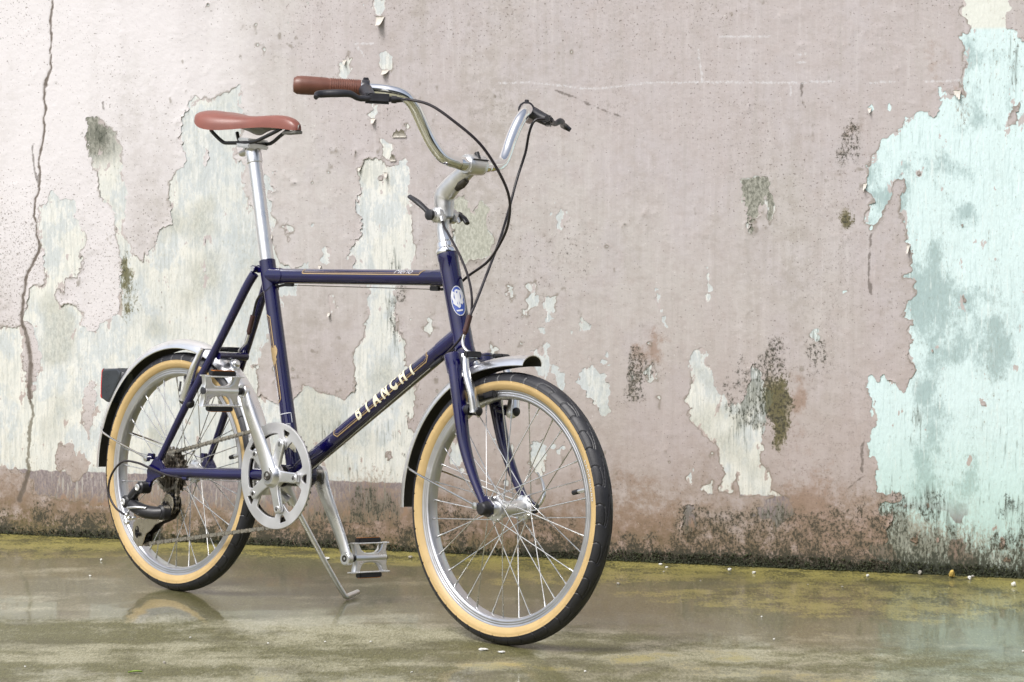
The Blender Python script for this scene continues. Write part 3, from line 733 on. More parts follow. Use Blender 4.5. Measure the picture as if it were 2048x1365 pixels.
# ================================================================ geometry helpers for the bicycle
class G:
    """a bag of vertices and faces that becomes one mesh"""
    def __init__(self):
        self.v = []; self.f = []; self.mi = []
    def add(self, v, f, mi=0, M=None):
        b = len(self.v)
        for p in v:
            p = Vector(p)
            self.v.append(tuple(M @ p) if M is not None else tuple(p))
        for q in f:
            self.f.append(tuple(i + b for i in q)); self.mi.append(mi)
        return self
    def mesh(self, name, mats, smooth=True, sharp=35.0):
        me = bpy.data.meshes.new(name)
        me.from_pydata(self.v, [], self.f)
        for m in (mats if isinstance(mats, (list, tuple)) else [mats]):
            me.materials.append(m)
        me.polygons.foreach_set('material_index', self.mi)
        me.polygons.foreach_set('use_smooth', [smooth] * len(self.f))
        me.update()
        if smooth and sharp:
            bm = bmesh.new(); bm.from_mesh(me)
            bmesh.ops.recalc_face_normals(bm, faces=bm.faces)
            for e in bm.edges:
                if len(e.link_faces) == 2 and e.calc_face_angle(0) > R_(sharp):
                    e.smooth = False
            bm.to_mesh(me); bm.free()
        return me
    def obj(self, name, mats, parent, smooth=True, sharp=35.0):
        return link(name, self.mesh(name, mats, smooth, sharp), parent)

def catmull(P, n=8):
    P = [Vector(p) for p in P]
    if len(P) < 3: return P
    Q = [P[0] * 2 - P[1]] + P + [P[-1] * 2 - P[-2]]
    out = []
    for i in range(1, len(Q) - 2):
        for k in range(n):
            t = k / n
            a, b, c, d = Q[i - 1], Q[i], Q[i + 1], Q[i + 2]
            out.append(0.5 * ((2 * b) + (c - a) * t + (2 * a - 5 * b + 4 * c - d) * t * t + (3 * b - a - 3 * c + d) * t ** 3))
    out.append(P[-1])
    return out

def lerp_list(vals, n):
    xs = np.linspace(0, 1, len(vals))
    return [float(q) for q in np.interp(np.linspace(0, 1, n), xs, vals)]

def tube(g, P, r, seg=14, cap=True, mi=0, flat=1.0, up=None):
    """sweep a circle (or ellipse: flat scales the second axis) along points P; r number or list along the path"""
    P = [Vector(p) for p in P]
    n = len(P)
    rs = lerp_list(r, n) if isinstance(r, (list, tuple)) else [r] * n
    T = []
    for i in range(n):
        d = P[min(i + 1, n - 1)] - P[max(i - 1, 0)]
        T.append(d.normalized())
    ref = Vector(up) if up is not None else (Vector((0, 1, 0)) if abs(T[0].y) < 0.9 else Vector((1, 0, 0)))
    u = (ref - T[0] * ref.dot(T[0])).normalized()
    V = []; F = []
    for i in range(n):
        u = (u - T[i] * u.dot(T[i])).normalized()
        w = T[i].cross(u)
        for k in range(seg):
            a = 2 * math.pi * k / seg
            V.append(P[i] + rs[i] * (math.cos(a) * u + flat * math.sin(a) * w))
    for i in range(n - 1):
        for k in range(seg):
            k2 = (k + 1) % seg
            F.append((i * seg + k, i * seg + k2, (i + 1) * seg + k2, (i + 1) * seg + k))
    if cap:
        F.append(tuple(range(seg))[::-1]); F.append(tuple((n - 1) * seg + k for k in range(seg)))
    return g.add(V, F, mi)

def lathe(g, prof, n=32, p0=(0, 0, 0), axis=(0, 1, 0), mi=0, close=False, cap=True):
    """prof: list of (radius, distance along axis)"""
    ax = Vector(axis).normalized(); p0 = Vector(p0)
    u = ax.orthogonal().normalized(); w = ax.cross(u)
    V = []; F = []; m = len(prof)
    for (r, t) in prof:
        for k in range(n):
            a = 2 * math.pi * k / n
            V.append(p0 + ax * t + r * (math.cos(a) * u + math.sin(a) * w))
    for i in range(m if close else m - 1):
        j = (i + 1) % m
        for k in range(n):
            k2 = (k + 1) % n
            F.append((i * n + k, i * n + k2, j * n + k2, j * n + k))
    if cap and not close:
        if prof[0][0] > 1e-5: F.append(tuple(range(n))[::-1])
        if prof[-1][0] > 1e-5: F.append(tuple((m - 1) * n + k for k in range(n)))
    return g.add(V, F, mi)

def box(g, c, size, M=None, mi=0, ch=0.15):
    """chamfered box"""
    sx, sy, sz = (s / 2 for s in size)
    b = ch * min(sx, sy, sz)
    bm = bmesh.new()
    bmesh.ops.create_cube(bm, size=1.0)
    for v in bm.verts:
        v.co = Vector((v.co.x * 2 * sx, v.co.y * 2 * sy, v.co.z * 2 * sz))
    bmesh.ops.bevel(bm, geom=list(bm.edges), offset=b, segments=2, affect='EDGES')
    bm.verts.index_update()
    X = Matrix.Translation(Vector(c)) @ (M.to_4x4() if M is not None else Matrix.Identity(4))
    g.add([v.co for v in bm.verts], [[v.index for v in f.verts] for f in bm.faces], mi, X)
    bm.free()
    return g

def frame_of(xd, zd):
    """3x3 with local X along xd, local Z near zd"""
    x = Vector(xd).normalized(); z = Vector(zd); z = (z - x * z.dot(x)).normalized(); y = z.cross(x)
    return Matrix((x, y, z)).transposed()

def plate2d(loops, thick, bevel=0.0):
    """flat plate with holes; loops in 2D; returns verts (x, z, y) with thickness along third axis, faces"""
    cu = bpy.data.curves.new('tmp', 'CURVE'); cu.dimensions = '2D'; cu.fill_mode = 'BOTH'
    cu.extrude = max(thick / 2 - bevel, 1e-5); cu.bevel_depth = bevel; cu.bevel_resolution = 1
    for L in loops:
        sp = cu.splines.new('POLY'); sp.points.add(len(L) - 1)
        for p, q in zip(sp.points, L): p.co = (q[0], q[1], 0, 1)
        sp.use_cyclic_u = True
    o = bpy.data.objects.new('tmp', cu); COL.objects.link(o)
    dg = bpy.context.evaluated_depsgraph_get(); dg.update()
    me = bpy.data.meshes.new_from_object(o.evaluated_get(dg))
    V = [tuple(v.co) for v in me.vertices]; F = [tuple(p.vertices) for p in me.polygons]
    bpy.data.objects.remove(o); bpy.data.curves.remove(cu); bpy.data.meshes.remove(me)
    return V, F

def plate(g, loops, thick, M, bevel=0.0, mi=0):
    V, F = plate2d(loops, thick, bevel)
    return g.add(V, F, mi, M)

# plane whose 2D x is bike +X, 2D y is bike +Z, thickness along bike Y
def XZ(y, ox=0.0, oz=0.0):
    return Matrix(((1, 0, 0, ox), (0, 0, -1, y), (0, 1, 0, oz), (0, 0, 0, 1)))

def text2d(s, size, shear=0.0, bold=0.0, sx=1.0):
    cu = bpy.data.curves.new('tmp', 'FONT'); cu.body = s; cu.size = size; cu.shear = shear; cu.offset = bold
    cu.align_x = 'CENTER'; cu.align_y = 'CENTER'
    o = bpy.data.objects.new('tmp', cu); COL.objects.link(o)
    dg = bpy.context.evaluated_depsgraph_get(); dg.update()
    me = bpy.data.meshes.new_from_object(o.evaluated_get(dg))
    V = [(v.co.x * sx, v.co.y) for v in me.vertices]; F = [tuple(p.vertices) for p in me.polygons]
    bpy.data.objects.remove(o); bpy.data.curves.remove(cu); bpy.data.meshes.remove(me)
    return V, F

def refine(V, F, maxlen):
    bm = bmesh.new()
    vs_ = [bm.verts.new((x, y, 0)) for x, y in V]
    for f in F:
        try: bm.faces.new([vs_[i] for i in f])
        except ValueError: pass
    bmesh.ops.triangulate(bm, faces=bm.faces)
    for _ in range(5):
        es = [e for e in bm.edges if e.calc_length() > maxlen]
        if not es: break
        bmesh.ops.subdivide_edges(bm, edges=es, cuts=1)
        bmesh.ops.triangulate(bm, faces=bm.faces)
    bm.verts.index_update()
    V2 = [(v.co.x, v.co.y) for v in bm.verts]; F2 = [tuple(v.index for v in f.verts) for f in bm.faces]
    bm.free()
    return V2, F2

def stroke2d(P, w, step=0.003):
    """flat ribbon along a 2D polyline"""
    pts = []
    for a, b in zip(P[:-1], P[1:]):
        a = np.array(a, float); b = np.array(b, float); n = max(1, int(np.linalg.norm(b - a) / step))
        pts += [a + (b - a) * k / n for k in range(n)]
    pts.append(np.array(P[-1], float))
    V = []; F = []
    for i, p in enumerate(pts):
        d = pts[min(i + 1, len(pts) - 1)] - pts[max(i - 1, 0)]
        d /= max(np.linalg.norm(d), 1e-9); n = np.array([-d[1], d[0]])
        V += [tuple(p + n * w / 2), tuple(p - n * w / 2)]
    for i in range(len(pts) - 1):
        F.append((2 * i, 2 * i + 1, 2 * i + 3, 2 * i + 2))
    return V, F

class TubeMap:
    """lay flat shapes on a tube of the frame: u along the axis from p0, v round the tube (metres), v = 0 on the right flank"""
    def __init__(self, p0, p1, r, lift=0.0005):
        self.p0 = Vector(p0); self.d = (Vector(p1) - self.p0).normalized(); self.r = r + lift
        self.side = Vector((0, -1, 0)); self.up = self.d.cross(self.side); 
        if self.up.z < 0: self.up = -self.up
        if abs(self.d.z) > 0.8: self.up = Vector((-self.d.z, 0, self.d.x)); self.up = self.up if self.up.x > 0 else -self.up
    def put(self, g, V, F, du=0.0, dv=0.0, mi=0):
        W = []
        for (u, v) in V:
            a = (v + dv) / self.r
            W.append(self.p0 + self.d * (u + du) + self.r * (self.side * math.cos(a) + self.up * math.sin(a)))
        return g.add(W, F, mi)

# ---------------------------------------------------------------- materials
M_navy = simple('navy frame enamel', (0.0030, 0.0022, 0.050), 0.16, var=0.3, vscale=14, coat=1.0, spec=0.3, bump=0.03, bscale=220)
M_alloy = simple('satin alloy', (0.80, 0.805, 0.815), 0.30, 1.0, var=0.05, vscale=25)
M_alloy_w = simple('worn cast alloy', (0.72, 0.72, 0.72), 0.38, 0.9, var=0.12, vscale=40, dirt=((0.35, 0.33, 0.30), 0.3))
M_chrome = simple('chrome plate', (0.86, 0.865, 0.875), 0.05, 1.0, var=0.04, vscale=40, dirt=((0.45, 0.42, 0.36), 0.12))
M_fender = simple('polished aluminium sheet', (0.88, 0.885, 0.90), 0.30, 1.0, var=0.05, vscale=12, bump=0.05, bscale=60, dirt=((0.55, 0.53, 0.50), 0.25))
M_steel = simple('spoke steel', (0.60, 0.60, 0.59), 0.24, 1.0, var=0.12, vscale=50)
M_rim = simple('anodised rim', (0.60, 0.605, 0.63), 0.33, 1.0, var=0.06, vscale=30, bump=0.08, bscale=600)
M_dark = simple('dark oily steel', (0.085, 0.078, 0.068), 0.42, 0.85, var=0.35, vscale=160, bump=0.3, bscale=700)
M_chain = simple('greasy chain steel', (0.24, 0.215, 0.18), 0.36, 0.9, var=0.35, vscale=200, dirt=((0.05, 0.045, 0.035), 0.7))
M_chain2 = simple('bright chain plates', (0.46, 0.43, 0.38), 0.30, 0.95, var=0.3, vscale=200, dirt=((0.07, 0.06, 0.05), 0.5))
M_black = simple('black plastic', (0.016, 0.016, 0.019), 0.38, var=0.25, vscale=50, bump=0.15, bscale=700)
M_grey = simple('grey lever paint', (0.028, 0.028, 0.034), 0.36, var=0.2, vscale=60, bump=0.1, bscale=500)
M_rubber = simple('black tread rubber', (0.0185, 0.0190, 0.0235), 0.46, var=0.35, vscale=22, bump=0.25, bscale=900, dirt=((0.05, 0.047, 0.04), 0.35))
M_tan = simple('tan sidewall', (0.52, 0.370, 0.170), 0.50, var=0.10, vscale=16, bump=0.2, bscale=650, dirt=((0.38, 0.24, 0.10), 0.35))
M_hose = simple('cable housing', (0.020, 0.016, 0.020), 0.32, var=0.2, vscale=40)
M_boot = simple('brown cable boot', (0.060, 0.026, 0.024), 0.45, var=0.2, vscale=80)
M_saddle = simple('tan saddle leather', (0.215, 0.074, 0.056), 0.36, var=0.10, vscale=26, bump=0.22, bscale=520, dirt=((0.24, 0.075, 0.05), 0.3))
M_grip = simple('brown rubber grip', (0.155, 0.064, 0.045), 0.36, var=0.14, vscale=40, bump=0.15, bscale=600)
M_under = simple('grey saddle base', (0.20, 0.195, 0.18), 0.6, var=0.2, vscale=50)
M_gold = simple('gold decal film', (0.42, 0.30, 0.15), 0.42, 0.3, var=0.1, vscale=200)
M_cream = simple('cream decal film', (0.76, 0.72, 0.55), 0.45, var=0.06, vscale=120)
M_white = simple('white decal film', (0.62, 0.63, 0.66), 0.4, var=0.05, vscale=120)
M_blue = simple('blue badge enamel', (0.035, 0.075, 0.34), 0.3, var=0.15, vscale=120, coat=0.5)
M_lens = simple('red lens', (0.55, 0.02, 0.02), 0.2, var=0.1, vscale=300, coat=0.6)
M_amber = simple('amber reflector', (0.50, 0.17, 0.02), 0.25, var=0.25, vscale=260, coat=0.6)
M_lamp = simple('smoke grey lamp housing', (0.030, 0.036, 0.044), 0.30, var=0.2, vscale=30, coat=0.4)
# ================================================================ the bicycle (local: x forward, y to its left, z up; rear tyre touches the ground at the origin)
bike = empty('bicycle', None, (-0.681, 5.1693, 0.0))
bike.rotation_euler = (-0.0638, 0.0, -0.7784)
tag(bike, 'navy blue small-wheeled city bicycle with tan saddle and tan sidewall tyres on its kickstand', 'bicycle')
WB, WR, YR = 0.9343, 0.241, 0.0
BBX, BBZ = 0.3544, 0.2579

# ---------------------------------------------------------------- wheels
def tyre_mesh():
    N = 1320; rc, rr = 0.2224, 0.0187
    ph = np.radians(np.concatenate([np.linspace(-143, -84, 9), np.linspace(-80, 80, 57), np.linspace(84, 143, 9)]))
    th = np.linspace(0, 2 * np.pi, N, endpoint=False)
    T, P = np.meshgrid(th, ph, indexing='ij')
    units = 44.0
    ph_d = np.degrees(P)
    side = np.sign(ph_d); a = np.abs(ph_d)
    x = T / (2 * np.pi) * units + np.where(side > 0, 0.5, 0.0)       # groove phase, one transverse groove each unit
    depth = np.zeros_like(T)
    mm = 2 * np.pi * 241.0 / units                                   # millimetres per unit
    def line(dist_mm, w=1.0): return np.clip(1.35 - dist_mm / w, 0, 1)
    bend = 0.16 * np.sin(np.radians((a - 30) * 3.0))
    xc = x - bend
    d = np.abs(xc - np.round(xc)) * mm
    depth = np.maximum(depth, line(d) * (a > 29) * (a < 81))
    # short link between each pair of transverse grooves
    k = np.floor(xc); odd = (k.astype(int) % 2) == 0
    arc = 29 + 7 * np.abs(2 * (xc - k) - 1) ** 2.2
    depth = np.maximum(depth, np.where(odd, line(np.abs(a - arc) * 0.326), 0))
    # long sweeping sipe from every second groove to the crown
    q = (x * 0.5) % 1.0
    sw = 27 - 24 * (q / 0.8) ** 0.7
    depth = np.maximum(depth, np.where((q < 0.8), line(np.abs(a - sw) * 0.33, 0.85), 0))
    step = np.where(a < 80.5, 0.0006, 0.0)
    bead = 0.0005 * np.exp(-((a - 100) / 4.0) ** 2)
    r = rr + step + bead - depth * 0.0017 * (a < 81)
    r = r - 0.0004 * np.exp(-((a - 70) / 3.0) ** 2) * (a < 80)       # shoulder line
    R2 = rc + r * np.cos(P)
    V = np.stack([R2 * np.cos(T), r * np.sin(P), R2 * np.sin(T)], -1)
    M = len(ph)
    i, j = np.meshgrid(np.arange(N), np.arange(M - 1), indexing='ij')
    i2 = (i + 1) % N
    F = np.stack([i * M + j, i * M + j + 1, i2 * M + j + 1, i2 * M + j], -1).reshape(-1, 4)
    me = mesh_np('tyre', V.reshape(-1, 3), [F], True)
    me.materials.append(M_rubber); me.materials.append(M_tan)
    mid = np.degrees((ph[:-1] + ph[1:]) / 2)
    mi = np.tile(np.where(np.abs(mid) > 80.5, 1, 0), N).astype(np.int32)
    me.polygons.foreach_set('material_index', mi)
    return me
ME_tyre = tyre_mesh()

g = G()
prof = [(0.2105, -0.0128), (0.2100, -0.0136), (0.2062, -0.0134), (0.2058, -0.0131), (0.2052, -0.0134), (0.2022, -0.0133), (0.2018, -0.0130), (0.2012, -0.0133), (0.1985, -0.0132), (0.1962, -0.0122),
        (0.1945, -0.0098), (0.1934, -0.0060), (0.1930, 0.0)]
prof = prof + [(r, -y) for r, y in prof[-2::-1]] + [(0.206, 0.0105), (0.204, 0.0), (0.206, -0.0105)]
lathe(g, prof, 128, close=True)
ME_rim = g.mesh('rim', M_rim, True, 40)

def spoke_mesh(L):
    g = G()
    tube(g, [(0, 0, 0), (0, 0, L)], 0.00105, 7)
    tube(g, [(0, 0, L - 0.013), (0, 0, L + 0.001)], [0.0016, 0.0021], 8)
    tube(g, [(0, 0, -0.001), (0, 0, 0.004)], [0.0022, 0.0016], 7)
    return g.mesh('spoke', M_steel, True, 50)

def wheel(cx, front):
    w = empty('wheel', bike, (cx, 0, WR))
    w['label'] = 'front wheel with tan sidewall tyre' if front else 'rear wheel with tan sidewall tyre and cassette'
    t = link('tyre', ME_tyre, w); link('rim', ME_rim, w)
    t.rotation_euler = (0, R_(3 if front else 19), 0)
    fl, fr = (0.034, -0.034) if front else (0.034, -0.018)
    g = G()
    if front:
        lathe(g, [(0.006, -.050), (0.0085, -.050), (.0125, -.046), (.0135, -.0425), (.0125, -.042), (.0135, -.0375), (.0225, -.0365), (.0228, -.0325), (.0150, -.030), (.0138, -.020), (.0138, .020), (.0150, .030), (.0228, .0325), (.0225, .0365), (.0135, .0375), (.0125, .042), (.0135, .0425), (.0125, .046), (.0085, .050), (.006, .050)], 40)
    else:
        lathe(g, [(0.006, -.062), (0.008, -.056), (.013, -.050), (.014, -.024), (.0235, -.0195), (.0238, -.0165), (.0150, -.014), (.0135, -.004), (.0135, .020), (.0150, .030), (.0238, .0325), (.0235, .0365), (.0140, .0375), (.0130, .046), (.0085, .058), (.006, .062)], 40)
    g.obj('hub', M_alloy, w)
    rf = 0.0205; rrim = 0.1945
    for sidei, yf in enumerate((fl, fr)):
        L0 = None; sm = None
        for k in range(18):
            trail = k % 2
            hub_a = 2 * math.pi * (k + 0.5 * sidei) / 18 + 0.10
            rim_a = hub_a + (R_(58) if trail else -R_(58)) + (R_(4) if trail else -R_(4)) * 0
            rim_a = 2 * math.pi * round((rim_a / (2 * math.pi) * 36 - sidei) / 2) * 2 / 36 + 2 * math.pi * sidei / 36
            h = Vector((rf * math.cos(hub_a), yf + (0.0022 if trail else -0.0022), rf * math.sin(hub_a)))
            e = Vector((rrim * math.cos(rim_a), 0.003 * (1 if yf > 0 else -1), rrim * math.sin(rim_a)))
            if trail: rim_a += 0
            d = e - h
            if sm is None or abs(d.length - L0) > 0.0008:
                L0 = d.length; sm = spoke_mesh(L0)
            o = link('spoke', sm, w)
            o.location = h
            o.rotation_euler = d.to_track_quat('Z', 'Y').to_euler()
    # valve
    va = R_(14.4 if front else 14)
    c, s = math.cos(va), math.sin(va)
    g = G()
    tube(g, [(0.193 * c, 0, 0.193 * s), (0.170 * c, 0, 0.170 * s)], 0.0038, 12)
    tube(g, [(0.171 * c, 0, 0.171 * s), (0.158 * c, 0, 0.158 * s)], [0.0046, 0.0042], 12, mi=1)
    g.obj('valve', [M_alloy, M_black], w)
    return w

wf = wheel(WB, True)
wr = wheel(0.0, False)
# front axle ends
g = G()
lathe(g, [(0.0095, -.0505), (.0135, -.052), (.0140, -.0565), (.0118, -.0600), (.0112, -.0700), (.0090, -.0725), (0.0, -.0730)], 20)
g.obj('axle_nut', M_black, wf)
g = G()
lathe(g, [(0.0095, .0505), (.0130, .052), (.0140, .0560), (.0118, .0590), (.0110, .0650), (0.0, .0660)], 20)
g.obj('axle_nut', M_black, wf)
g = G()
P = catmull([(0.000, .066, .002), (0.004, .074, .006), (0.006, .082, .024), (-.002, .084, .046), (-.012, .080, .062)], 6)
tube(g, P, [0.006, 0.0055, 0.0075, 0.0065, 0.004], 10, flat=0.45)
g.obj('quick_release_lever', M_alloy, wf)
# cassette
g = G()
teeth = [(11, .0225, -.0450), (13, .0262, -.0405), (15, .0302, -.0360), (18, .0362, -.0315), (21, .0422, -.0270), (24, .0482, -.0225)]
for nt, rp, y in teeth:
    pts = []
    for k in range(nt):
        for f_, rr_ in ((-0.30, rp - .0028), (-0.12, rp + .0026), (0.12, rp + .0026), (0.30, rp - .0028)):
            a = 2 * math.pi * (k + f_) / nt
            pts.append((rr_ * math.cos(a), rr_ * math.sin(a)))
    hole = [(rp * 0.55 * math.cos(-2 * math.pi * k / 20), rp * 0.55 * math.sin(-2 * math.pi * k / 20)) for k in range(20)]
    plate(g, [pts, hole], 0.0018, XZ(y))
lathe(g, [(.010, -.0495), (.0165, -.0490), (.0165, -.0465), (.0150, -.0460), (.0150, -.0200)], 24)
g.obj('cassette', M_chain, wr)

# ---------------------------------------------------------------- frame
frame = empty('frame', bike)
def fpart(name, P, r, seg=20, **kw):
    g = G(); tube(g, P, r, seg, **kw)
    return g.obj(name, M_navy, frame)
HT = Vector((.7475, 0, .6905)); HB = Vector((.8065, 0, .5085))
hax = (HT - HB).normalized()
ST = Vector((.2395, 0, .6715)); SB = Vector((BBX - 0.001, 0, .2600))
sax = (ST - SB).normalized()
TT0, TT1 = Vector((.2490, 0, .6420)), Vector((.7600, 0, .6465))
DT0, DT1 = Vector((.3600, 0, .2660)), Vector((.7905, 0, .5430))
fpart('top_tube', [TT0, TT1], 0.0146, 28)
fpart('down_tube', [DT0, DT1], 0.0166, 28)
fpart('seat_tube', [SB, ST], 0.0148, 28)
g = G()
Lh = (HT - HB).length
lathe(g, [(.0150, 0), (.0192, 0), (.0196, .003), (.0192, .010), (.0186, .012), (.0186, .030), (.0186, Lh - .034), (.0186, Lh - .014), (.0192, Lh - .012), (.0196, Lh - .003), (.0192, Lh), (.0150, Lh)], 36, HB, hax)
g.obj('head_tube', M_navy, frame)
# lugs: sleeves round the tube ends with a pointed lip
def lug(p, d, r, L, name='lug', slant=0.010, upv=(0, 1, 0)):
    g = G(); d = Vector(d).normalized(); p = Vector(p)
    u = Vector(upv); u = (u - d * u.dot(d)).normalized(); w = d.cross(u)
    n = 32; V = []; F = []
    for ring in range(4):
        for k in range(n):
            a = 2 * math.pi * k / n
            lip = L + slant * (abs(math.cos(a)) ** 2 - 0.5) * 2
            t, rr_ = [(0, r + .0012), (0, r + .0014), (lip, r + .0013), (lip, r - .0008)][ring]
            if ring == 0: t, rr_ = -0.001, r
            V.append(p + d * t + rr_ * (math.cos(a) * u + math.sin(a) * w))
    for i in range(3):
        for k in range(n):
            k2 = (k + 1) % n
            F.append((i * n + k, i * n + k2, (i + 1) * n + k2, (i + 1) * n + k))
    g.add(V, F)
    return g.obj(name, M_navy, frame)
lug(TT1, TT0 - TT1, .0146, .040); lug(DT1, DT0 - DT1, .0166, .050); lug(TT0, TT1 - TT0, .0146, .042)
lug(ST, SB - ST, .0150, .056, slant=0.006); lug(DT0 + (DT1 - DT0).normalized() * .016, DT1 - DT0, .0166, .030); lug(SB + sax * .018, sax, .0148, .028)
g = G()
lathe(g, [(.0160, -.036), (.0212, -.036), (.0218, -.034), (.0212, -.031), (.0212, .031), (.0218, .034), (.0212, .036), (.0160, .036)], 32, (BBX, 0, BBZ))
g.obj('bottom_bracket', M_navy, frame)
for s in (-1, 1):
    P = catmull([(BBX - .012, s * .024, BBZ - .001), (.300, s * .034, .2560), (.200, s * .046, .2500), (.090, s * .058, .2450), (.020, s * .0630, .2425)], 6)
    fpart('chainstay', P, [.0112, .0116, .0112, .0098, .0078], 18)
    P = catmull([(.2245, s * .0185, .6450), (.2050, s * .0245, .6120), (.146, s * .0375, .5030), (.080, s * .0520, .3900), (.0085, s * .0640, .2650)], 6)
    fpart('seatstay', P, [.0094, .0090, .0084, .0080, .0068], 18)
    # dropout plate
    g = G()
    out = [(.030, .006), (.022, .016), (.012, .028), (.004, .030), (-.008, .022), (-.016, .012), (-.022, -.004), (-.016, -.016), (-.006, -.016), (.004, -.012), (.020, -.008)]
    if s < 0:
        out = [(.030, .006), (.022, .016), (.012, .028), (.004, .030), (-.006, .022), (-.014, .013), (-.020, .010), (-.024, .0), (-.022, -.014), (-.034, -.028), (-.036, -.036), (-.028, -.042), (-.018, -.038), (-.010, -.020), (.004, -.012), (.020, -.008)]
    plate(g, [[(x, z) for x, z in out]], .007, XZ(s * .0655, 0, WR), .0008)
    box(g, (-.014, s * .067, WR + .030), (.016, .010, .012), ch=.3)
    g.obj('dropout', M_navy, frame)
    # stay top cap against the seat lug
g = G(); tube(g, [(.1465, -.036, .4800), (.1465, .036, .4800)], .0078, 16)
g.obj('brake_bridge', M_navy, frame)
g = G(); tube(g, [(.284, -.032, .2545), (.284, .032, .2545)], .0070, 14)
g.obj('stay_bridge', M_navy, frame)
# seat binder
g = G()
tube(g, [(.2205, -.020, .6545), (.2205, .020, .6545)], .0068, 16)
tube(g, [(.2205, -.0215, .6545), (.2205, -.0195, .6545)], .0052, 12, mi=1)
box(g, (.2260, 0, .6545), (.016, .022, .015), ch=.3)
g.obj('seat_binder', [M_navy, M_alloy], frame)
# cable stops under the top tube with the bare wire between them
g = G()
for x in (.305, .715):
    box(g, (x, .004, .6268), (.024, .007, .009), ch=.4)
tube(g, [(.293, .004, .6250), (.727, .004, .6250)], .0009, 6, mi=1)
g.obj('cable_stop', [M_black, M_steel], frame)
# shift wire under the down tube
g = G()
tube(g, [(.7655, -.0185, .4990), (.7370, -.0185, .4825)], [.0042, .0032], 10)
dd = (DT1 - DT0).normalized(); dn = Vector((dd.z, 0, -dd.x))
tube(g, [Vector((.7370, -.0180, .4825)), DT0 + dd * .03 + dn * .0190 + Vector((0, -.006, 0))], .0010, 6, mi=1)
g.obj('shift_wire', [M_black, M_steel], frame)

# --- decals on the frame
dt = TubeMap(DT0, DT1, .0166); tt = TubeMap(TT0, TT1, .0146); st = TubeMap(SB, ST, .0148); ht = TubeMap(HB, HT, .0186)
def U(tm, x, z): return (Vector((x, 0, z)) - tm.p0).dot(tm.d)
dtl = TubeMap(DT0, DT1, .0166, .0011)
# large lettering along the down tube
ub, ue = U(dt, .5456, .3829), U(dt, .6846, .4733)
for k, chs in enumerate('BIANCHI'):
    g = G()
    V, F = text2d(chs, .0375, 0.0, .0020, 0.66) if chs != 'B' else text2d(chs, .0380, 0.0, .0009, 0.74)
    V, F = refine([(x - 0.10 * y, y) for x, y in V], F, .004)
    dtl.put(g, V, F, ub + (ue - ub) * k / 6.0, .0040)
    g.obj('lettering', M_cream, frame, smooth=False)
g = G()
u0, u1 = U(dt, .4835, .3425) - .002, U(dt, .7281, .4999)
for off, w_ in ((0.0, .0022), (.0036, .0007)):
    V, F = stroke2d([(u0 + off, .0150 - off), (u0 - .002 + off, .0030), (u0 + .004 + off, -.0055 + off), (u1 - .010 - off, -.0055 + off), (u1 - off, .002), (u1 - .004 - off, .006), (u1 - .003 - off, .014)], w_)
    dt.put(g, V, F)
g.obj('pinstripe', M_gold, frame, smooth=False)
g = G()
u0, u1 = U(tt, .3616, .65), U(tt, .6944, .65)
for off, w_ in ((0.0, .0021), (.0034, .0007)):
    V, F = stroke2d([(u0 + .003 + off, .0150), (u0 - .001 + off, .011), (u0 + off, .0065), (u0 + .003 + off, .0050 + off), (u1 - .006 - off, .0050 + off), (u1 - off * .6, .0135), (u1 + .004 - off, .0175)], w_)
    tt.put(g, V, F)
g.obj('pinstripe', M_gold, frame, smooth=False)
g = G()
V, F = text2d('Merlo', .0175, 0.38, .0, 1.15); V, F = refine(V, F, .004)
tt.put(g, V, F, U(tt, .643, .65), .0125)
g.obj('lettering', M_white, frame, smooth=False)
# seat tube double line, eagle crest, bands
def SU(z): return (z - st.p0.z) / st.d.z
g = G()
ua, ubm = SU(.3980), SU(.5660)
for off, w_ in ((0.0, .0022), (.0040, .0012)):
    V, F = stroke2d([(ubm - off, -.016), (ubm - off, -.0035), (ubm - .006 - off, .0030 - off), (ua + .006 + off, .0030 - off), (ua + off, -.0035), (ua + off, -.016)], w_)
    st.put(g, V, F)
g.obj('pinstripe', M_gold, frame, smooth=False)
g = G()
crest = [(.0, .020), (.003, .012), (.009, .018), (.012, .008), (.0105, .0), (.0075, -.006), (.008, -.012), (.0035, -.012), (.003, -.019), (.0, -.023), (-.003, -.019), (-.0035, -.012), (-.008, -.012), (-.0075, -.006), (-.0105, .0), (-.012, .008), (-.009, .018), (-.003, .012)]
V, F = refine([(z, x) for x, z in crest], [tuple(range(len(crest)))], .0035)
tm2 = TubeMap(SB, ST, .0148, .0008); tm2.put(g, V, F, SU(.4890), -.0020)
g.obj('crest', M_gold, frame, smooth=False)
g = G()
ub1, ub2 = SU(.3745), SU(.3560)
V, F = stroke2d([(ub2, -.020), (ub1, -.020), (ub1, .020), (ub2, .020)], .0016); st.put(g, V, F)
for k in range(3):
    V, F = stroke2d([(ub2 - .002 - k * .003, -.014), (ub2 - .002 - k * .003, .016)], .0011); st.put(g, V, F)
g.obj('band', M_white, frame, smooth=False)
g = G()
lab = [(SU(.2990), -.012), (SU(.3330), -.012), (SU(.3330), .020), (SU(.2990), .020)]
V, F = refine(lab, [(0, 1, 2, 3)], .006); st.put(g, V, F)
g.obj('label_film', M_cream, frame, smooth=False)
g = G()
V, F = text2d('BIANCHI', .0060, 0, .0001, 1.1); V, F = refine(V, F, .004)
tm2 = TubeMap(SB, ST, .0148, .0009)
tm2.put(g, [(y, x) for x, y in V], F, SU(.3030), .004)
g.obj('lettering', M_black, frame, smooth=False)
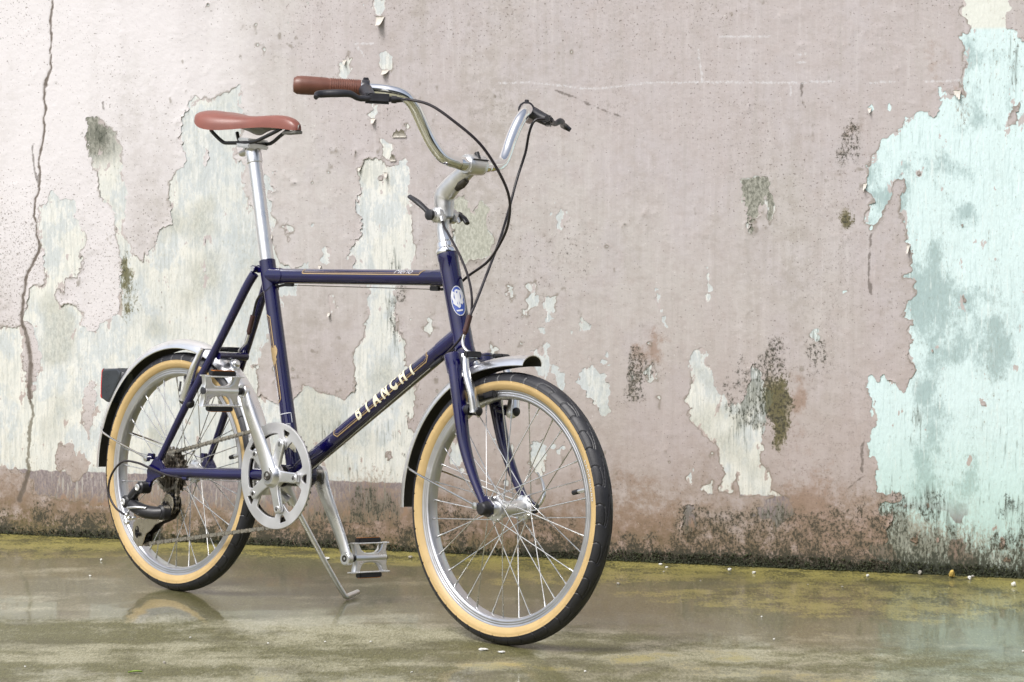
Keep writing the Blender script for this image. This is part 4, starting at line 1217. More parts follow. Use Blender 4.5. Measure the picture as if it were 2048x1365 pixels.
# head badge: white-ringed blue oval with a white crowned eagle
def HUu(x, z): return (Vector((x, 0, z)) - ht.p0).dot(ht.d)
uc = HUu(.778, .601)
def ell(a, b, n=40): return [(b * math.sin(2 * math.pi * k / n), a * math.cos(2 * math.pi * k / n)) for k in range(n)]
def badge(shape, mat, lift, name='badge'):
    g = G(); tm = TubeMap(HB, HT, .0186, lift); 
    V, F = refine([(u * .84, v * .80) for u, v in shape], [tuple(range(len(shape)))], .004); tm.put(g, V, F, uc, .0200)
    return g.obj(name, mat, frame, smooth=False)
badge(ell(.0170, .0335), M_white, .0006); badge(ell(.0153, .0315), M_blue, .0010)
eag = [(.026, .0), (.024, .0045), (.019, .005), (.023, .010), (.016, .0135), (.006, .0135), (.001, .0115), (-.004, .0125), (-.003, .008), (-.009, .0085), (-.006, .0045), (-.013, .004), (-.017, .0), (-.013, -.004), (-.006, -.0045), (-.009, -.0085), (-.003, -.008), (-.004, -.0125), (.001, -.0115), (.006, -.0135), (.016, -.0135), (.023, -.010), (.019, -.005), (.024, -.0045)]
badge(eag, M_white, .0014)
for s_ in (-1, 1):
    badge([(.020, s_ * .0062), (.010, s_ * .0066), (.002, s_ * .0060), (.009, s_ * .0088)][::s_], M_blue, .0018)
    badge([(-.001, s_ * .0020), (-.006, s_ * .0032), (-.010, s_ * .0016)][::s_], M_blue, .0018)
badge([(.021, -.0018), (.021, .0018), (.017, .0010), (.017, -.0010)], M_blue, .0018)
cr = [(-.020, -.008), (-.020, .008), (-.0235, .006), (-.0235, -.006)]
badge(cr, M_white, .0014)

# ---------------------------------------------------------------- headset, fork
g = G()
lathe(g, [(.0120, 0), (.0200, 0), (.0208, .003), (.0200, .008), (.0172, .011), (.0165, .013), (.0165, .020), (.0155, .022), (.0145, .023), (.0120, .023)], 32, HT, hax)
g.obj('headset', M_chrome, bike)
g = G()
lathe(g, [(.0150, -.012), (.0205, -.012), (.0212, -.009), (.0205, -.004), (.0185, 0), (.0150, .0)], 32, HB, hax)
g.obj('headset', M_alloy, bike)
fork = empty('fork', bike)
FC = HB - hax * .021
g = G()
tube(g, [HB - hax * .011, HB - hax * .034], .0170, 24)
# crown: sockets for the blades joined by a flat bridge
box(g, FC - hax * .002 + Vector((0.004, 0, 0)), (.034, .078, .022), frame_of((hax.z, 0, -hax.x), hax), ch=.35)
g.obj('fork_crown', M_navy, fork)
for s in (-1, 1):
    P = catmull([(.8170, s * .0400, .5060), (.8260, s * .0415, .4780), (.8420, s * .0455, .4280), (.8590, s * .0490, .3680), (.8720, s * .0505, .3350), (.8935, s * .0520, .2950), (.9230, s * .0530, .2500)], 6)
    g = G(); tube(g, P, [.0150, .0148, .0142, .0128, .0115, .0098, .0080], 20, flat=0.86)
    lathe(g, [(.0, .011), (.0120, .0105), (.0158, .008), (.0162, .004), (.0160, -.010), (.0150, -.026)], 24, (.8165, s * .0400, .5010), hax)
    P2 = P[-1]
    plate(g, [[(.012, .008), (-.006, .022), (-.016, .014), (-.012, -.004), (-.008, -.012), (.002, -.014), (.012, -.008)]], .0055, XZ(s * .0530, WB, WR), .0006)
    tube(g, [(.848, s * .0440, .4130), (.876, s * .0440, .4100)], [.0095, .0072], 14)
    g.obj('fork_blade', M_navy, fork)
g = G()
lathe(g, [(.0, .0045), (.0040, .0045), (.0068, .003), (.0072, 0), (.0072, -.003)], 16, FC + Vector((.0245, 0, .004)), (hax.z, 0, -hax.x))
g.obj('fender_bolt', M_alloy, fork)

# ---------------------------------------------------------------- stem, shifters, bars
QT = Vector((.7360, 0, .7620))
g = G()
tube(g, [HT + hax * .020, HT + hax * .050, QT], [.0135, .0112, .0112], 22)
g.obj('quill', M_alloy, bike)
g = G()
P = catmull([(.7375, 0, .7560), (.7340, 0, .7760), (.7340, 0, .7960), (.7480, 0, .8120), (.7720, 0, .8300), (.7960, 0, .8460)], 7)
tube(g, P, [.0150, .0170, .0182, .0170, .0152, .0140], 22, flat=1.12)
lathe(g, [(.0125, -.0215), (.0168, -.0215), (.0182, -.0195), (.0186, -.010), (.0186, .010), (.0182, .0195), (.0168, .0215), (.0125, .0215)], 36, (.8060, 0, .8520))
stem = g.obj('stem', M_alloy_w, bike)
g = G(); box(g, (.8205, 0, .8590), (.010, .0375, .0018), frame_of((.9, 0, .45), (-.45, 0, .9)), ch=.2)
tube(g, [(.8180, 0, .8620), (.8120, 0, .8740)], .0045, 12)
g.obj('clamp_slit', M_black, stem)
g = G()
tube(g, catmull([(.7675, -.0035, .8085), (.7800, -.0035, .8165), (.7925, -.0035, .8245)], 5), [.0055, .0085, .0060], 14)
pk = g.obj('stem_pocket', M_dark, stem)
shift = empty('stem_shifter', bike)
for s in (-1, 1):
    g = G()
    lathe(g, [(.0125, 0), (.0140, .002), (.0140, .010), (.0120, .012), (.0095, .0135), (.0095, .020), (.0040, .021), (0, .021)], 24, (.7345, s * .0125, .7600), (0, s, 0))
    lathe(g, [(.0118, -.006), (.0148, -.006), (.0150, 0), (.0148, .006), (.0118, .006)], 28, QT + Vector((0.0006, 0, -.004)), hax)
    box(g, (.7420, s * .016, .7560), (.020, .010, .012), ch=.35)
    tube(g, [(.7480, s * .020, .7560), (.7530, s * .0215, .7480)], [.0050, .0038], 12)
    g.obj('shifter_boss', M_alloy_w, shift)
    g = G()
    if s < 0:
        P = catmull([(.7340, -.033, .7590), (.7200, -.034, .7700), (.6980, -.034, .7830), (.6760, -.033, .7930)], 6)
        tube(g, P, [.0075, .0062, .0072, .0058], 14, flat=0.7)
        lathe(g, [(.0100, 0), (.0100, .006), (.0060, .008), (0, .008)], 18, (.7345, -.0335, .7595), (0, -1, 0))
    else:
        P = catmull([(.7340, .033, .7590), (.7420, .034, .7620), (.7530, .034, .7560), (.7620, .033, .7480)], 6)
        tube(g, P, [.0075, .0062, .0070, .0058], 14, flat=0.7)
        lathe(g, [(.0100, 0), (.0100, .006), (.0060, .008), (0, .008)], 18, (.7345, .0335, .7595), (0, 1, 0))
    g.obj('shift_lever', M_grey, shift)

half = [(.8060, .0, .8520), (.8060, .024, .8520), (.8052, .048, .8535), (.8020, .074, .8600), (.7960, .092, .8790), (.7905, .106, .9020), (.7870, .121, .9270), (.7850, .136, .9480), (.7800, .153, .9620), (.7660, .171, .9690), (.7360, .2000, .9720), (.6580, .2915, .9730)]
full_bar = [(x, -y, z) for x, y, z in half[:0:-1]] + half
P = catmull(full_bar, 8)
g = G(); tube(g, P, 0.0112, 22)
lathe(g, [(.0112, -.038), (.0128, -.030), (.0128, .030), (.0112, .038)], 28, (.8060, 0, .8520), cap=False)
bars = g.obj('handlebar', M_chrome, bike)
for s in (-1, 1):
    bd = Vector((-.6487, s * .7609, .0008)).normalized()         # bar direction, outward
    fw = Vector((.7609, s * .6487, 0)).normalized()               # forward of the grip
    gp = Vector((.7270, s * .2108, .9721))
    prof = [(.0110, 0.0), (.0150, 0.0)]
    for k in range(13):
        t0 = .004 + k * .0040
        prof += [(.0156, t0), (.0156, t0 + .0022), (.0147, t0 + .0028), (.0147, t0 + .0036)]
    prof += [(.0158, .060), (.0166, .085), (.0168, .104), (.0160, .113), (.0125, .1185), (.0, .1200)]
    g = G(); lathe(g, prof, 28, gp, bd)
    g.obj('grip', M_grip, bike)
    # brake lever: clamp, bracket, body, blade, adjuster
    lv = empty('brake_lever', bike)
    cp = gp - bd * .0085
    off = fw * .044 + Vector((0, 0, -.0205))
    F3 = frame_of(bd, Vector((0, 0, 1)))
    g = G()
    lathe(g, [(.0115, -.0068), (.0152, -.0068), (.0160, -.005), (.0160, .005), (.0152, .0068), (.0115, .0068)], 26, cp, bd)
    box(g, cp + Vector((0, 0, .0165)), (.010, .008, .006), F3, ch=.4)
    tube(g, [cp + fw * .010 + Vector((0, 0, -.004)), cp + off * .60 - bd * .004, cp + off - bd * .010], [.0130, .0120, .0110], 16, flat=.95)
    box(g, cp + off - bd * .020, (.050, .017, .018), F3, ch=.5)
    g.obj('lever_bracket', M_grey, lv)
    g = G()
    ap = cp + off - bd * .045
    tube(g, [ap, ap - bd * .009], .0068, 14); tube(g, [ap - bd * .009, ap - bd * .020], [.0054, .0042], 14)
    g.obj('barrel_adjuster', M_black, lv)
    g = G()
    b0 = cp + off + bd * .002
    P = catmull([b0 - bd * .012 + fw * .004, b0 + bd * .010 + fw * .010 + Vector((0, 0, -.002)), b0 + bd * .026 + fw * .018 + Vector((0, 0, .0040)), b0 + bd * .048 + fw * .022 + Vector((0, 0, .0035)), b0 + bd * .072 + fw * .021 + Vector((0, 0, .0015)), b0 + bd * .083 + fw * .026 + Vector((0, 0, -.0010)), b0 + bd * .086 + fw * .036 + Vector((0, 0, -.0070))], 6)
    tube(g, P, [.0058, .0052, .0062, .0070, .0068, .0064, .0045], 14, flat=0.75, up=(0, 0, 1))
    g.obj('lever_blade', M_grey, lv)

# ---------------------------------------------------------------- cables
def cable(name, P, r, mat, n=8, parent=bike):
    g = G(); tube(g, catmull(P, n), r, 10)
    return g.obj(name, mat, parent)
cpR = Vector((.7270, -.2108, .9721)) - Vector((-.6487, -.7609, 0)).normalized() * .0085
apR = cpR + Vector((.7609, -.6487, 0)).normalized() * .044 + Vector((0, 0, -.0205)) - Vector((-.6487, -.7609, 0)).normalized() * .062
cable('brake_cable', [apR, (.838, -.196, .9500), (.872, -.178, .9415), (.906, -.155, .9165), (.944, -.122, .8765), (.9615, -.0875, .8265), (.9600, -.060, .7845), (.936, -.037, .7425), (.897, -.016, .7085), (.847, .005, .6775), (.7800, .0260, .6530), (.748, .0200, .6300), (.728, .0050, .6255)], .0026, M_hose)
cpL = Vector((.7270, .2108, .9721)) - Vector((-.6487, .7609, 0)).normalized() * .0085
apL = cpL + Vector((.7609, .6487, 0)).normalized() * .044 + Vector((0, 0, -.0205)) - Vector((-.6487, .7609, 0)).normalized() * .062
cable('brake_cable', [apL, (.7920, .168, .9480), (.7860, .160, .9250), (.7800, .158, .8870), (.7790, .140, .8370), (.7940, .107, .7780), (.8130, .068, .7210), (.8330, .014, .6460), (.8450, -.020, .5990), (.8490, -.035, .5790)], .0026, M_hose)
g = G(); tube(g, [(.8490, -.035, .5800), (.8440, -.040, .5500)], .0052, 14); tube(g, [(.8442, -.0398, .5510), (.8430, -.0405, .5450)], [.0052, .0030], 12)
g.obj('cable_boot', M_boot, bike)
cable('brake_noodle', [(.844, -.040, .550), (.8410, -.042, .536), (.8450, -.0435, .5240), (.8560, -.0420, .5150), (.8640, -.030, .5120)], .0026, M_alloy)
cable('shift_cable', [(.7530, -.0215, .7480), (.7600, -.0225, .7380), (.7820, -.024, .715), (.8110, -.025, .680), (.8330, -.026, .644), (.8440, -.027, .608), (.8420, -.028, .572), (.8240, -.028, .542), (.7980, -.025, .5200), (.7655, -.0185, .4990)], .0023, M_hose)
cable('brake_cable', [(.293, .004, .6255), (.2700, .003, .6210), (.237, .0, .611), (.215, .0, .594), (.204, .0, .562)], .0026, M_hose)
g = G(); tube(g, [(.204, 0, .563), (.194, 0, .530)], .0052, 14); tube(g, [(.1945, 0, .531), (.1925, 0, .525)], [.0052, .003], 12)
g.obj('cable_boot', M_boot, bike)
cable('brake_noodle', [(.194, .0, .530), (.186, .0, .509), (.168, .004, .4985), (.146, .016, .4930), (.134, .028, .4900)], .0024, M_alloy)
cable('shift_cable', [(.0850, -.0610, .2340), (.0400, -.070, .2380), (.0, -.0770, .2470), (-.045, -.0790, .2560), (-.094, -.0790, .2540), (-.1290, -.0790, .2240), (-.1330, -.0800, .1880), (-.1080, -.0800, .1600), (-.0700, -.0790, .1460)], .0023, M_hose)
g = G(); tube(g, [(.0840, -.0612, .2342), (.0960, -.0600, .2335)], .0042, 12)
g.obj('cable_end', M_navy, bike)
g = G(); tube(g, [(.096, -.0600, .2335), (.300, -.0400, .2400)], .0009, 6)
g.obj('shift_wire', M_steel, bike)

# ---------------------------------------------------------------- saddle and seat post
g = G()
tube(g, [ST - sax * .04, Vector((.1885, 0, .8640))], .0137, 26)
lathe(g, [(.0137, -.001), (.0158, 0), (.0162, .004), (.0162, .018), (.0155, .026), (.0125, .031), (0, .032)], 28, (.1885, 0, .8640), sax)
g.obj('seat_post', M_alloy, bike)
g = G()
box(g, (.1790, 0, .8975), (.040, .052, .010), frame_of((1, 0, -.08), (0, 0, 1)), ch=.45)
box(g, (.1800, 0, .9085), (.034, .050, .007), frame_of((1, 0, -.08), (0, 0, 1)), ch=.45)
tube(g, [(.1560, 0, .8850), (.1600, 0, .9140)], .0050, 12)
tube(g, [(.1480, 0, .8830), (.1720, 0, .8870)], .0090, 14, flat=.7)
g.obj('saddle_clamp', M_alloy_w, bike)
sad = []
xs = [.0460, .0560, .0680, .0850, .1050, .1300, .1550, .1800, .2050, .2350, .2650, .2900, .3080, .3165, .3195]
wd_ = [.034, .050, .0630, .0695, .0690, .0610, .0480, .0350, .0270, .0225, .0200, .0178, .0138, .0080, .0025]
zt = [.9560, .9650, .9695, .9700, .9675, .9630, .9590, .9565, .9560, .9570, .9570, .9530, .9450, .9360, .9300]
zb = [.9580, .9530, .9440, .9330, .9265, .9245, .9260, .9290, .9310, .9315, .9300, .9275, .9250, .9245, .9270]
nu = 25
V = []; F = []
for x, w_, a, b in zip(xs, wd_, zt, zb):
    for k in range(nu):
        t = math.pi * k / (nu - 1)
        cy_ = math.cos(t); sy_ = math.sin(t)
        y = w_ * math.copysign(abs(cy_) ** 0.70, cy_)
        q = abs(sy_) ** 0.66
        z = b + (a - b) * q - 0.0035 * math.exp(-(y / 0.007) ** 2) * (1 if .06 < x < .25 else 0) * 0.4
        V.append((x, y, z))
for i in range(len(xs) - 1):
    for k in range(nu - 1):
        F.append((i * nu + k, i * nu + k + 1, (i + 1) * nu + k + 1, (i + 1) * nu + k))
F.append(tuple(range(nu))[::-1]); F.append(tuple((len(xs) - 1) * nu + k for k in range(nu)))
g = G().add(V, F)
# underside shell, a little inside the skirt
Vb = []; Fb = []
for x, w_, a, b in zip(xs, wd_, zt, zb):
    for k in range(7):
        u = -1 + 2 * k / 6
        Vb.append((x, u * w_ * .985, b + .001 + .010 * (1 - u * u)))
for i in range(len(xs) - 1):
    for k in range(6):
        Fb.append((i * 7 + k, (i + 1) * 7 + k, (i + 1) * 7 + k + 1, i * 7 + k + 1))
g.add(Vb, Fb, 1)
saddle = g.obj('saddle', [M_saddle, M_under], bike, sharp=60)
sm_ = saddle.modifiers.new('smooth', 'SUBSURF'); sm_.levels = 1; sm_.render_levels = 1
for s in (-1, 1):
    g = G()
    P = catmull([(.0880, s * .034, .9290), (.0960, s * .030, .9200), (.1130, s * .0230, .9060), (.1300, s * .0215, .9030), (.1950, s * .0215, .9030), (.2150, s * .0200, .9055), (.2450, s * .0140, .9170), (.2750, s * .0090, .9290)], 5)
    tube(g, P, .0037, 12)
    g.obj('saddle_rail', M_black, saddle)
g = G(); box(g, (.298, 0, .9215), (.040, .020, .006), frame_of((1, 0, .03), (0, 0, 1)), ch=.4)
g.obj('saddle_nose_plate', M_under, saddle)
# ---------------------------------------------------------------- cranks, chainring, pedals
crank = empty('crankset', bike)
BB = Vector((BBX, 0, BBZ))
bolts = [R_(72 * k) for k in range(5)]
outer = [(.1015 * math.cos(2 * math.pi * k / 120), .1015 * math.sin(2 * math.pi * k / 120)) for k in range(120)]
inner = []
for k in range(180):
    a = 2 * math.pi * k / 180
    d = min(abs((math.degrees(a) - 72 * j + 180) % 360 - 180) for j in range(6))
    t = min(1, max(0, (d - 7.0) / 9.0)); t = t * t * (3 - 2 * t)
    r = .0575 + (.0815 - .0575) * t
    inner.append((r * math.cos(-a), r * math.sin(-a)))
loops = [outer, inner]
for b in bolts:
    sl = []
    for r, da in ((.0775, -2.0), (.0800, -4.2), (.0905, -6.6), (.0925, -5.0), (.0925, 5.0), (.0905, 6.6), (.0800, 4.2), (.0775, 2.0)):
        sl.append((r * math.cos(b + R_(da)), r * math.sin(b + R_(da))))
    loops.append(sl[::-1])
g = G()
plate(g, loops, .0042, XZ(-.0505, BBX, BBZ), .0008)
ring = g.obj('chainring_guard', simple('brushed guard ring', (0.70, 0.70, 0.71), 0.46, 0.9, var=0.06, vscale=20), crank)
NT_ = 48; rp = NT_ * .0127 / (2 * math.pi)
pts = []
for k in range(NT_):
    for f_, rr_ in ((-0.32, rp - .0036), (-0.10, rp + .0022), (0.10, rp + .0022), (0.32, rp - .0036)):
        a = 2 * math.pi * (k + f_) / NT_
        pts.append((rr_ * math.cos(a), rr_ * math.sin(a)))
hole = [(.0800 * math.cos(-2 * math.pi * k / 60), .0800 * math.sin(-2 * math.pi * k / 60)) for k in range(60)]
g = G(); plate(g, [pts, hole], .0022, XZ(-.0440, BBX, BBZ))
g.obj('chainring', M_dark, crank)
# five-armed spider
star = []
for k in range(5):
    b = 72 * k
    for da, r in ((-36, .0225), (-24, .0245), (-12.0, .0400), (-8.2, .0580), (-7.2, .0660), (-4.5, .0715), (4.5, .0715), (7.2, .0660), (8.2, .0580), (12.0, .0400), (24, .0245)):
        a = R_(b + da); star.append((r * math.cos(a), r * math.sin(a)))
g = G(); plate(g, [star], .0085, XZ(-.0575, BBX, BBZ), .0022)
lathe(g, [(.0, -.0500), (.0240, -.0500), (.0240, -.0600), (.0205, -.0680), (.0165, -.0720), (.0, -.0720)], 32, BB)
g.obj('spider', M_alloy, crank)
for b in bolts:
    g = G()
    c = (BBX + .065 * math.cos(b), 0, BBZ + .065 * math.sin(b))
    lathe(g, [(.0056, -.0600), (.0056, -.0628), (.0044, -.0630)], 14, c)
    lathe(g, [(.0044, -.0630), (.0036, -.0622), (0, -.0622)], 14, c, mi=1)
    g.obj('chainring_bolt', [M_alloy_w, M_dark], crank)
def arm(s, tip, yb, yt, name='crank_arm'):
    g = G()
    d = Vector((tip[0] - BBX, 0, tip[1] - BBZ)); L = d.length; dn = d.normalized()
    w_ = Vector((-dn.z, 0, dn.x))
    P = []; n = 12
    for k in range(n + 1):
        t = k / n
        P.append(BB + d * t + Vector((0, s * (yb + (yt - yb) * (t * t * (3 - 2 * t))), 0)))
    tube(g, P, [.0205, .0182, .0165, .0152, .0142, .0134, .0130], 20, flat=0.44, up=w_)
    lathe(g, [(0, -.0068), (.0118, -.0068), (.0136, -.0050), (.0136, .0050), (.0118, .0068), (0, .0068)], 26, P[-1])
    lathe(g, [(0, -.0080), (.0150, -.0080), (.0190, -.0040), (.0195, .0060), (.0, .0060)], 26, P[0], (0, -s, 0) if s > 0 else (0, 1, 0))
    o = g.obj(name, M_alloy, crank)
    # grooved face
    g = G()
    A = BB + d * .20 + Vector((0, s * (yb + .0072), 0)); B_ = BB + d * .80 + Vector((0, s * (yt + .0045), 0))
    lathe(g, [(.0090, 0), (.0090, .0016), (.0070, .0022), (.0058, .0010), (0, .0008)], 20, P[0] + Vector((0, s * .0078, 0)), (0, s, 0))
    g.obj('crank_bolt', M_dark, o)
    g = G(); lathe(g, [(.0066, 0), (.0066, .0008), (.0050, .0009), (.0050, -.001)], 18, P[-1] + Vector((0, s * .0066, 0)), (0, s, 0))
    lathe(g, [(.0066, 0), (.0066, .0008), (.0050, .0009), (.0, -.0005)], 18, P[-1] - Vector((0, s * .0066, 0)), (0, -s, 0))
    g.obj('pedal_eye', M_dark, o)
    return P[-1]
tipR = arm(-1, (.2885, .4160), .0640, .0850)
tipL = arm(1, (.4195, .1010), .0620, .0830)
g = G(); lathe(g, [(.0, -.062), (.0125, -.062), (.0125, -.037), (.0190, -.037), (.0190, .037), (.0125, .037), (.0125, .060), (0, .060)], 24, BB)
g.obj('axle', M_dark, crank)

def pedal(p, s, tilt):
    """p: spindle at the crank, s: outward side; cage stands nearly upright with its broad face to the rider's front"""
    pd = empty('pedal', bike, p)
    pd.rotation_euler = (0, R_(tilt), 0); pd.scale = (.88, .90, .86)
    PM = Matrix(((0, 0, 1, 0), (s, 0, 0, 0), (0, 1, 0, 0), (0, 0, 0, 1)))       # 2D x -> outward y, 2D y -> z, thickness -> x
    g = G()
    body = [(.010, -.032), (.019, -.032), (.025, -.0185), (.034, -.0105), (.044, -.0085), (.068, -.0085), (.078, -.0105), (.087, -.0185), (.093, -.032), (.102, -.032), (.0985, -.016), (.1000, -.0095), (.1000, .0095), (.0985, .016), (.102, .032), (.093, .032), (.086, .0170), (.076, .0095), (.066, .0080), (.046, .0080), (.036, .0095), (.026, .0170), (.019, .032), (.010, .032), (.0145, .014), (.0135, .0095), (.0135, -.0095), (.0145, -.014)]
    plate(g, [body], .0150, PM, .0030)
    lathe(g, [(.0078, .010), (.0098, .014), (.0098, .1005), (.0078, .1015), (0, .1015)], 20, (0, 0, 0), (0, s, 0))
    fr = g.obj('pedal_frame', M_alloy, pd)
    for q in (-1, 1):
        pts_ = []
        x0, x1, n = .004, .1040, 15
        for k in range(n * 2 + 1):
            pts_.append((x0 + (x1 - x0) * k / (2 * n), .0125 if k % 2 == 0 else .0092))
        for k in range(n * 2, -1, -1):
            pts_.append((x0 + (x1 - x0) * k / (2 * n), -.0125 if k % 2 == 0 else -.0092))
        g = G()
        PL = Matrix(((0, 1, 0, 0), (s, 0, 0, 0), (0, 0, 1, q * .0325), (0, 0, 0, 1)))
        plate(g, [pts_], .0030, PL, .0004)
        g.obj('cage_plate', M_alloy_w, pd)
        g = G()
        box(g, (0, s * .054, q * .0395), (.017, .064, .0105), ch=.35)
        h = g.obj('reflector_housing', M_black, pd)
        g = G(); box(g, (0, s * .054, q * .0452), (.013, .055, .0020), ch=.3)
        g.obj('reflector', M_amber, h)
    g = G()
    lathe(g, [(.0, -.002), (.0070, -.002), (.0070, .004), (.0088, .005), (.0088, .0135), (0, .0135)], 16, (0, 0, 0), (0, s, 0))
    g.obj('pedal_axle', M_black, pd)
    g = G()
    lathe(g, [(.0092, .1012), (.0092, .1026), (.0070, .1034), (0, .1034)], 20, (0, 0, 0), (0, s, 0))
    g.obj('dust_cap', M_grey, pd)
pedal(tipR + Vector((0, -.0075, 0)), -1, 4)
pedal(tipL + Vector((0, .0075, 0)), 1, -6)

# ---------------------------------------------------------------- chain
chain = empty('chain', bike)
R1, R2 = rp, .0362
c1 = np.array([BBX, BBZ]); c2 = np.array([0.0, WR])
def tangent(ca, ra, cb, rb, sgn):
    d = cb - ca; L = np.linalg.norm(d); base = math.atan2(d[1], d[0])
    off = math.acos((ra - rb) / L)
    return base + sgn * off
at = tangent(c1, R1, c2, R2, -1)
cl = np.array([-.0740, .1080]); rl = .0205
ab = tangent(c1, R1, cl, rl, 1)
path = []
def arc(c, r, a0, a1, n): return [(c[0] + r * math.cos(a0 + (a1 - a0) * k / n), c[1] + r * math.sin(a0 + (a1 - a0) * k / n)) for k in range(n + 1)]
at_ = at if at < math.pi else at - 2 * math.pi
ab_ = ab - 2 * math.pi if ab > 0 else ab
if ab_ < -math.pi * 1.0: ab_ += 0
a_end = at_ - 2 * math.pi if False else at_
# from the sprocket's front, round the back of the sprocket, along the top run, round the chainring, back along the lower run, round the pulleys
seq = arc(c2, R2, R_(-35) - 2 * math.pi + 2 * math.pi, at_ - 2 * math.pi, 60)       # clockwise through the rear to the top
seq += arc(c1, R1, at_, ab_, 90)
seq += [tuple(cl + rl * np.array([math.cos(ab), math.sin(ab)]))]
low = [Vector((cl[0] + rl * math.cos(ab), 0, cl[1] + rl * math.sin(ab))), Vector((-.0900, 0, .0960)), Vector((-.0945, 0, .1110)), Vector((-.0820, 0, .1270)), Vector((-.0450, 0, .1420)), Vector((.0060, 0, .1570)), Vector((.0270, 0, .1660)), Vector((.0310, 0, .1820)), Vector((.0300, 0, .2020)), Vector((R2 * math.cos(R_(-35)), 0, WR + R2 * math.sin(R_(-35))))]
seq += [(p.x, p.z) for p in catmull(low, 8)[1:]]
pp = np.array(seq); dl = np.r_[0, np.cumsum(np.linalg.norm(np.diff(pp, axis=0), axis=1))]
nl = int(dl[-1] / .0127)
def link_mesh(out):
    g = G()
    h = .0127 / 2; rr_ = .0041
    pts = []
    for k in range(9): a = R_(-80 + 20 * k); pts.append((h + rr_ * math.cos(a), rr_ * math.sin(a)))
    pts.append((0, .0027))
    for k in range(9): a = R_(100 + 20 * k); pts.append((-h + rr_ * math.cos(a), rr_ * math.sin(a)))
    pts.append((0, -.0027))
    n = len(pts)
    for y in ((-.0031, .0031) if out else (-.0020, .0020)):
        V = [(x, y - .0005, z) for x, z in pts] + [(x, y + .0005, z) for x, z in pts]
        F = [tuple(range(n))[::-1], tuple(range(n, 2 * n))] + [(k, (k + 1) % n, n + (k + 1) % n, n + k) for k in range(n)]
        g.add(V, F)
    for x in (-h, h):
        tube(g, [(x, -.0042 if out else -.0016, 0), (x, .0042 if out else .0016, 0)], .0018 if out else .0037, 8)
    return g.mesh('chain_link', M_chain2 if out else M_chain, True, 40)
LM = (link_mesh(True), link_mesh(False))
for k in range(nl):
    s_ = (k + .5) * dl[-1] / nl
    x = np.interp(s_, dl, pp[:, 0]); z = np.interp(s_, dl, pp[:, 1])
    xa = np.interp(s_ - .005, dl, pp[:, 0]); za = np.interp(s_ - .005, dl, pp[:, 1]); xb = np.interp(s_ + .005, dl, pp[:, 0]); zb_ = np.interp(s_ + .005, dl, pp[:, 1])
    o = link('chain_link', LM[k % 2], chain)
    t = min(1, max(0, (x - .03) / .25))
    o.location = (x, -.0325 - .0115 * t, z)
    o.rotation_euler = (0, -math.atan2(zb_ - za, xb - xa), 0)

# ---------------------------------------------------------------- rear derailleur
der = empty('rear_derailleur', bike)
g = G()
lathe(g, [(0, -.013), (.0090, -.013), (.0122, -.010), (.0128, .0), (.0128, .012), (0, .012)], 26, (-.0270, -.0740, .2075))
tube(g, catmull([(-.0270, -.0740, .2075), (-.0420, -.0780, .2000), (-.0550, -.0800, .1860), (-.0600, -.0800, .1760)], 5), [.0125, .0110, .0105, .0115], 16, flat=.85)
lathe(g, [(0, -.014), (.0100, -.014), (.0128, -.011), (.0132, .0), (.0132, .013), (0, .013)], 26, (-.0640, -.0790, .1760))
g.obj('hanger_link', M_black, der)
for c in ((-.0270, -.0885, .2075), (-.0640, -.0945, .1760)):
    g = G()
    lathe(g, [(.0070, 0), (.0070, .0015), (.0048, .0022), (.0036, .0010), (0, .0008)], 18, c, (0, -1, 0))
    g.obj('pivot_bolt', M_alloy_w, der)
g = G()
P = catmull([(-.0560, -.0800, .1720), (-.0400, -.0790, .1660), (-.0200, -.0740, .1600), (.0020, -.0650, .1580), (.0180, -.0560, .1600)], 6)
tube(g, P, [.0120, .0135, .0145, .0140, .0130], 18, flat=.95)
lathe(g, [(0, -.010), (.0115, -.010), (.0150, -.006), (.0155, .010), (0, .010)], 26, (.0160, -.0560, .1600))
g.obj('parallelogram', M_black, der)
g = G()
tube(g, [(-.0490, -.0930, .1650), (-.0250, -.0890, .1680), (-.0050, -.0800, .1680)], [.0050, .0068, .0040], 12, flat=.5)
for c, r in (((-.0580, -.0840, .1500), .0042), ((-.0450, -.0880, .1440), .0038), ((-.0600, -.0820, .1340), .0048), ((-.0300, -.0880, .1460), .0034)):
    lathe(g, [(0, 0), (r, 0), (r, .006), (r * .6, .008), (0, .008)], 12, c, (-.2, -1, 0))
tube(g, [(-.0700, -.0790, .1460), (-.0540, -.0800, .1420)], [.0040, .0052], 12)
g.obj('adjuster_screw', M_alloy, der)
cage = [(.0300, .1900), (.0340, .1760), (.0300, .1620), (.0180, .1480), (-.0020, .1400), (-.0220, .1330), (-.0380, .1180), (-.0500, .1120), (-.0580, .0960), (-.0640, .0850), (-.0760, .0830), (-.0900, .0950), (-.0960, .1120), (-.0930, .1300), (-.0800, .1400), (-.0560, .1400), (-.0350, .1430), (-.0120, .1500), (-.0020, .1650), (-.0010, .1800), (.0080, .1950), (.0200, .1970)]
h1 = [(-.074 + .0080 * math.cos(-a) - .006, .112 + .0130 * math.sin(-a)) for a in np.linspace(0, 2 * math.pi, 16, endpoint=False)]
h2 = [(-.030, .1385), (-.010, .1440), (.006, .1480), (-.006, .1445), (-.024, .1355)]
g = G()
plate(g, [cage, h1], .0022, XZ(-.0435, 0, 0), .0005)
g.obj('cage_plate', simple('bronze tinted cage plate', (0.52, 0.47, 0.38), 0.28, 1.0, var=0.12, vscale=80), der)
g = G(); plate(g, [[(x + .0015, z) for x, z in cage]], .0020, XZ(-.0245, 0, 0), .0004)
g.obj('cage_plate', M_dark, der)
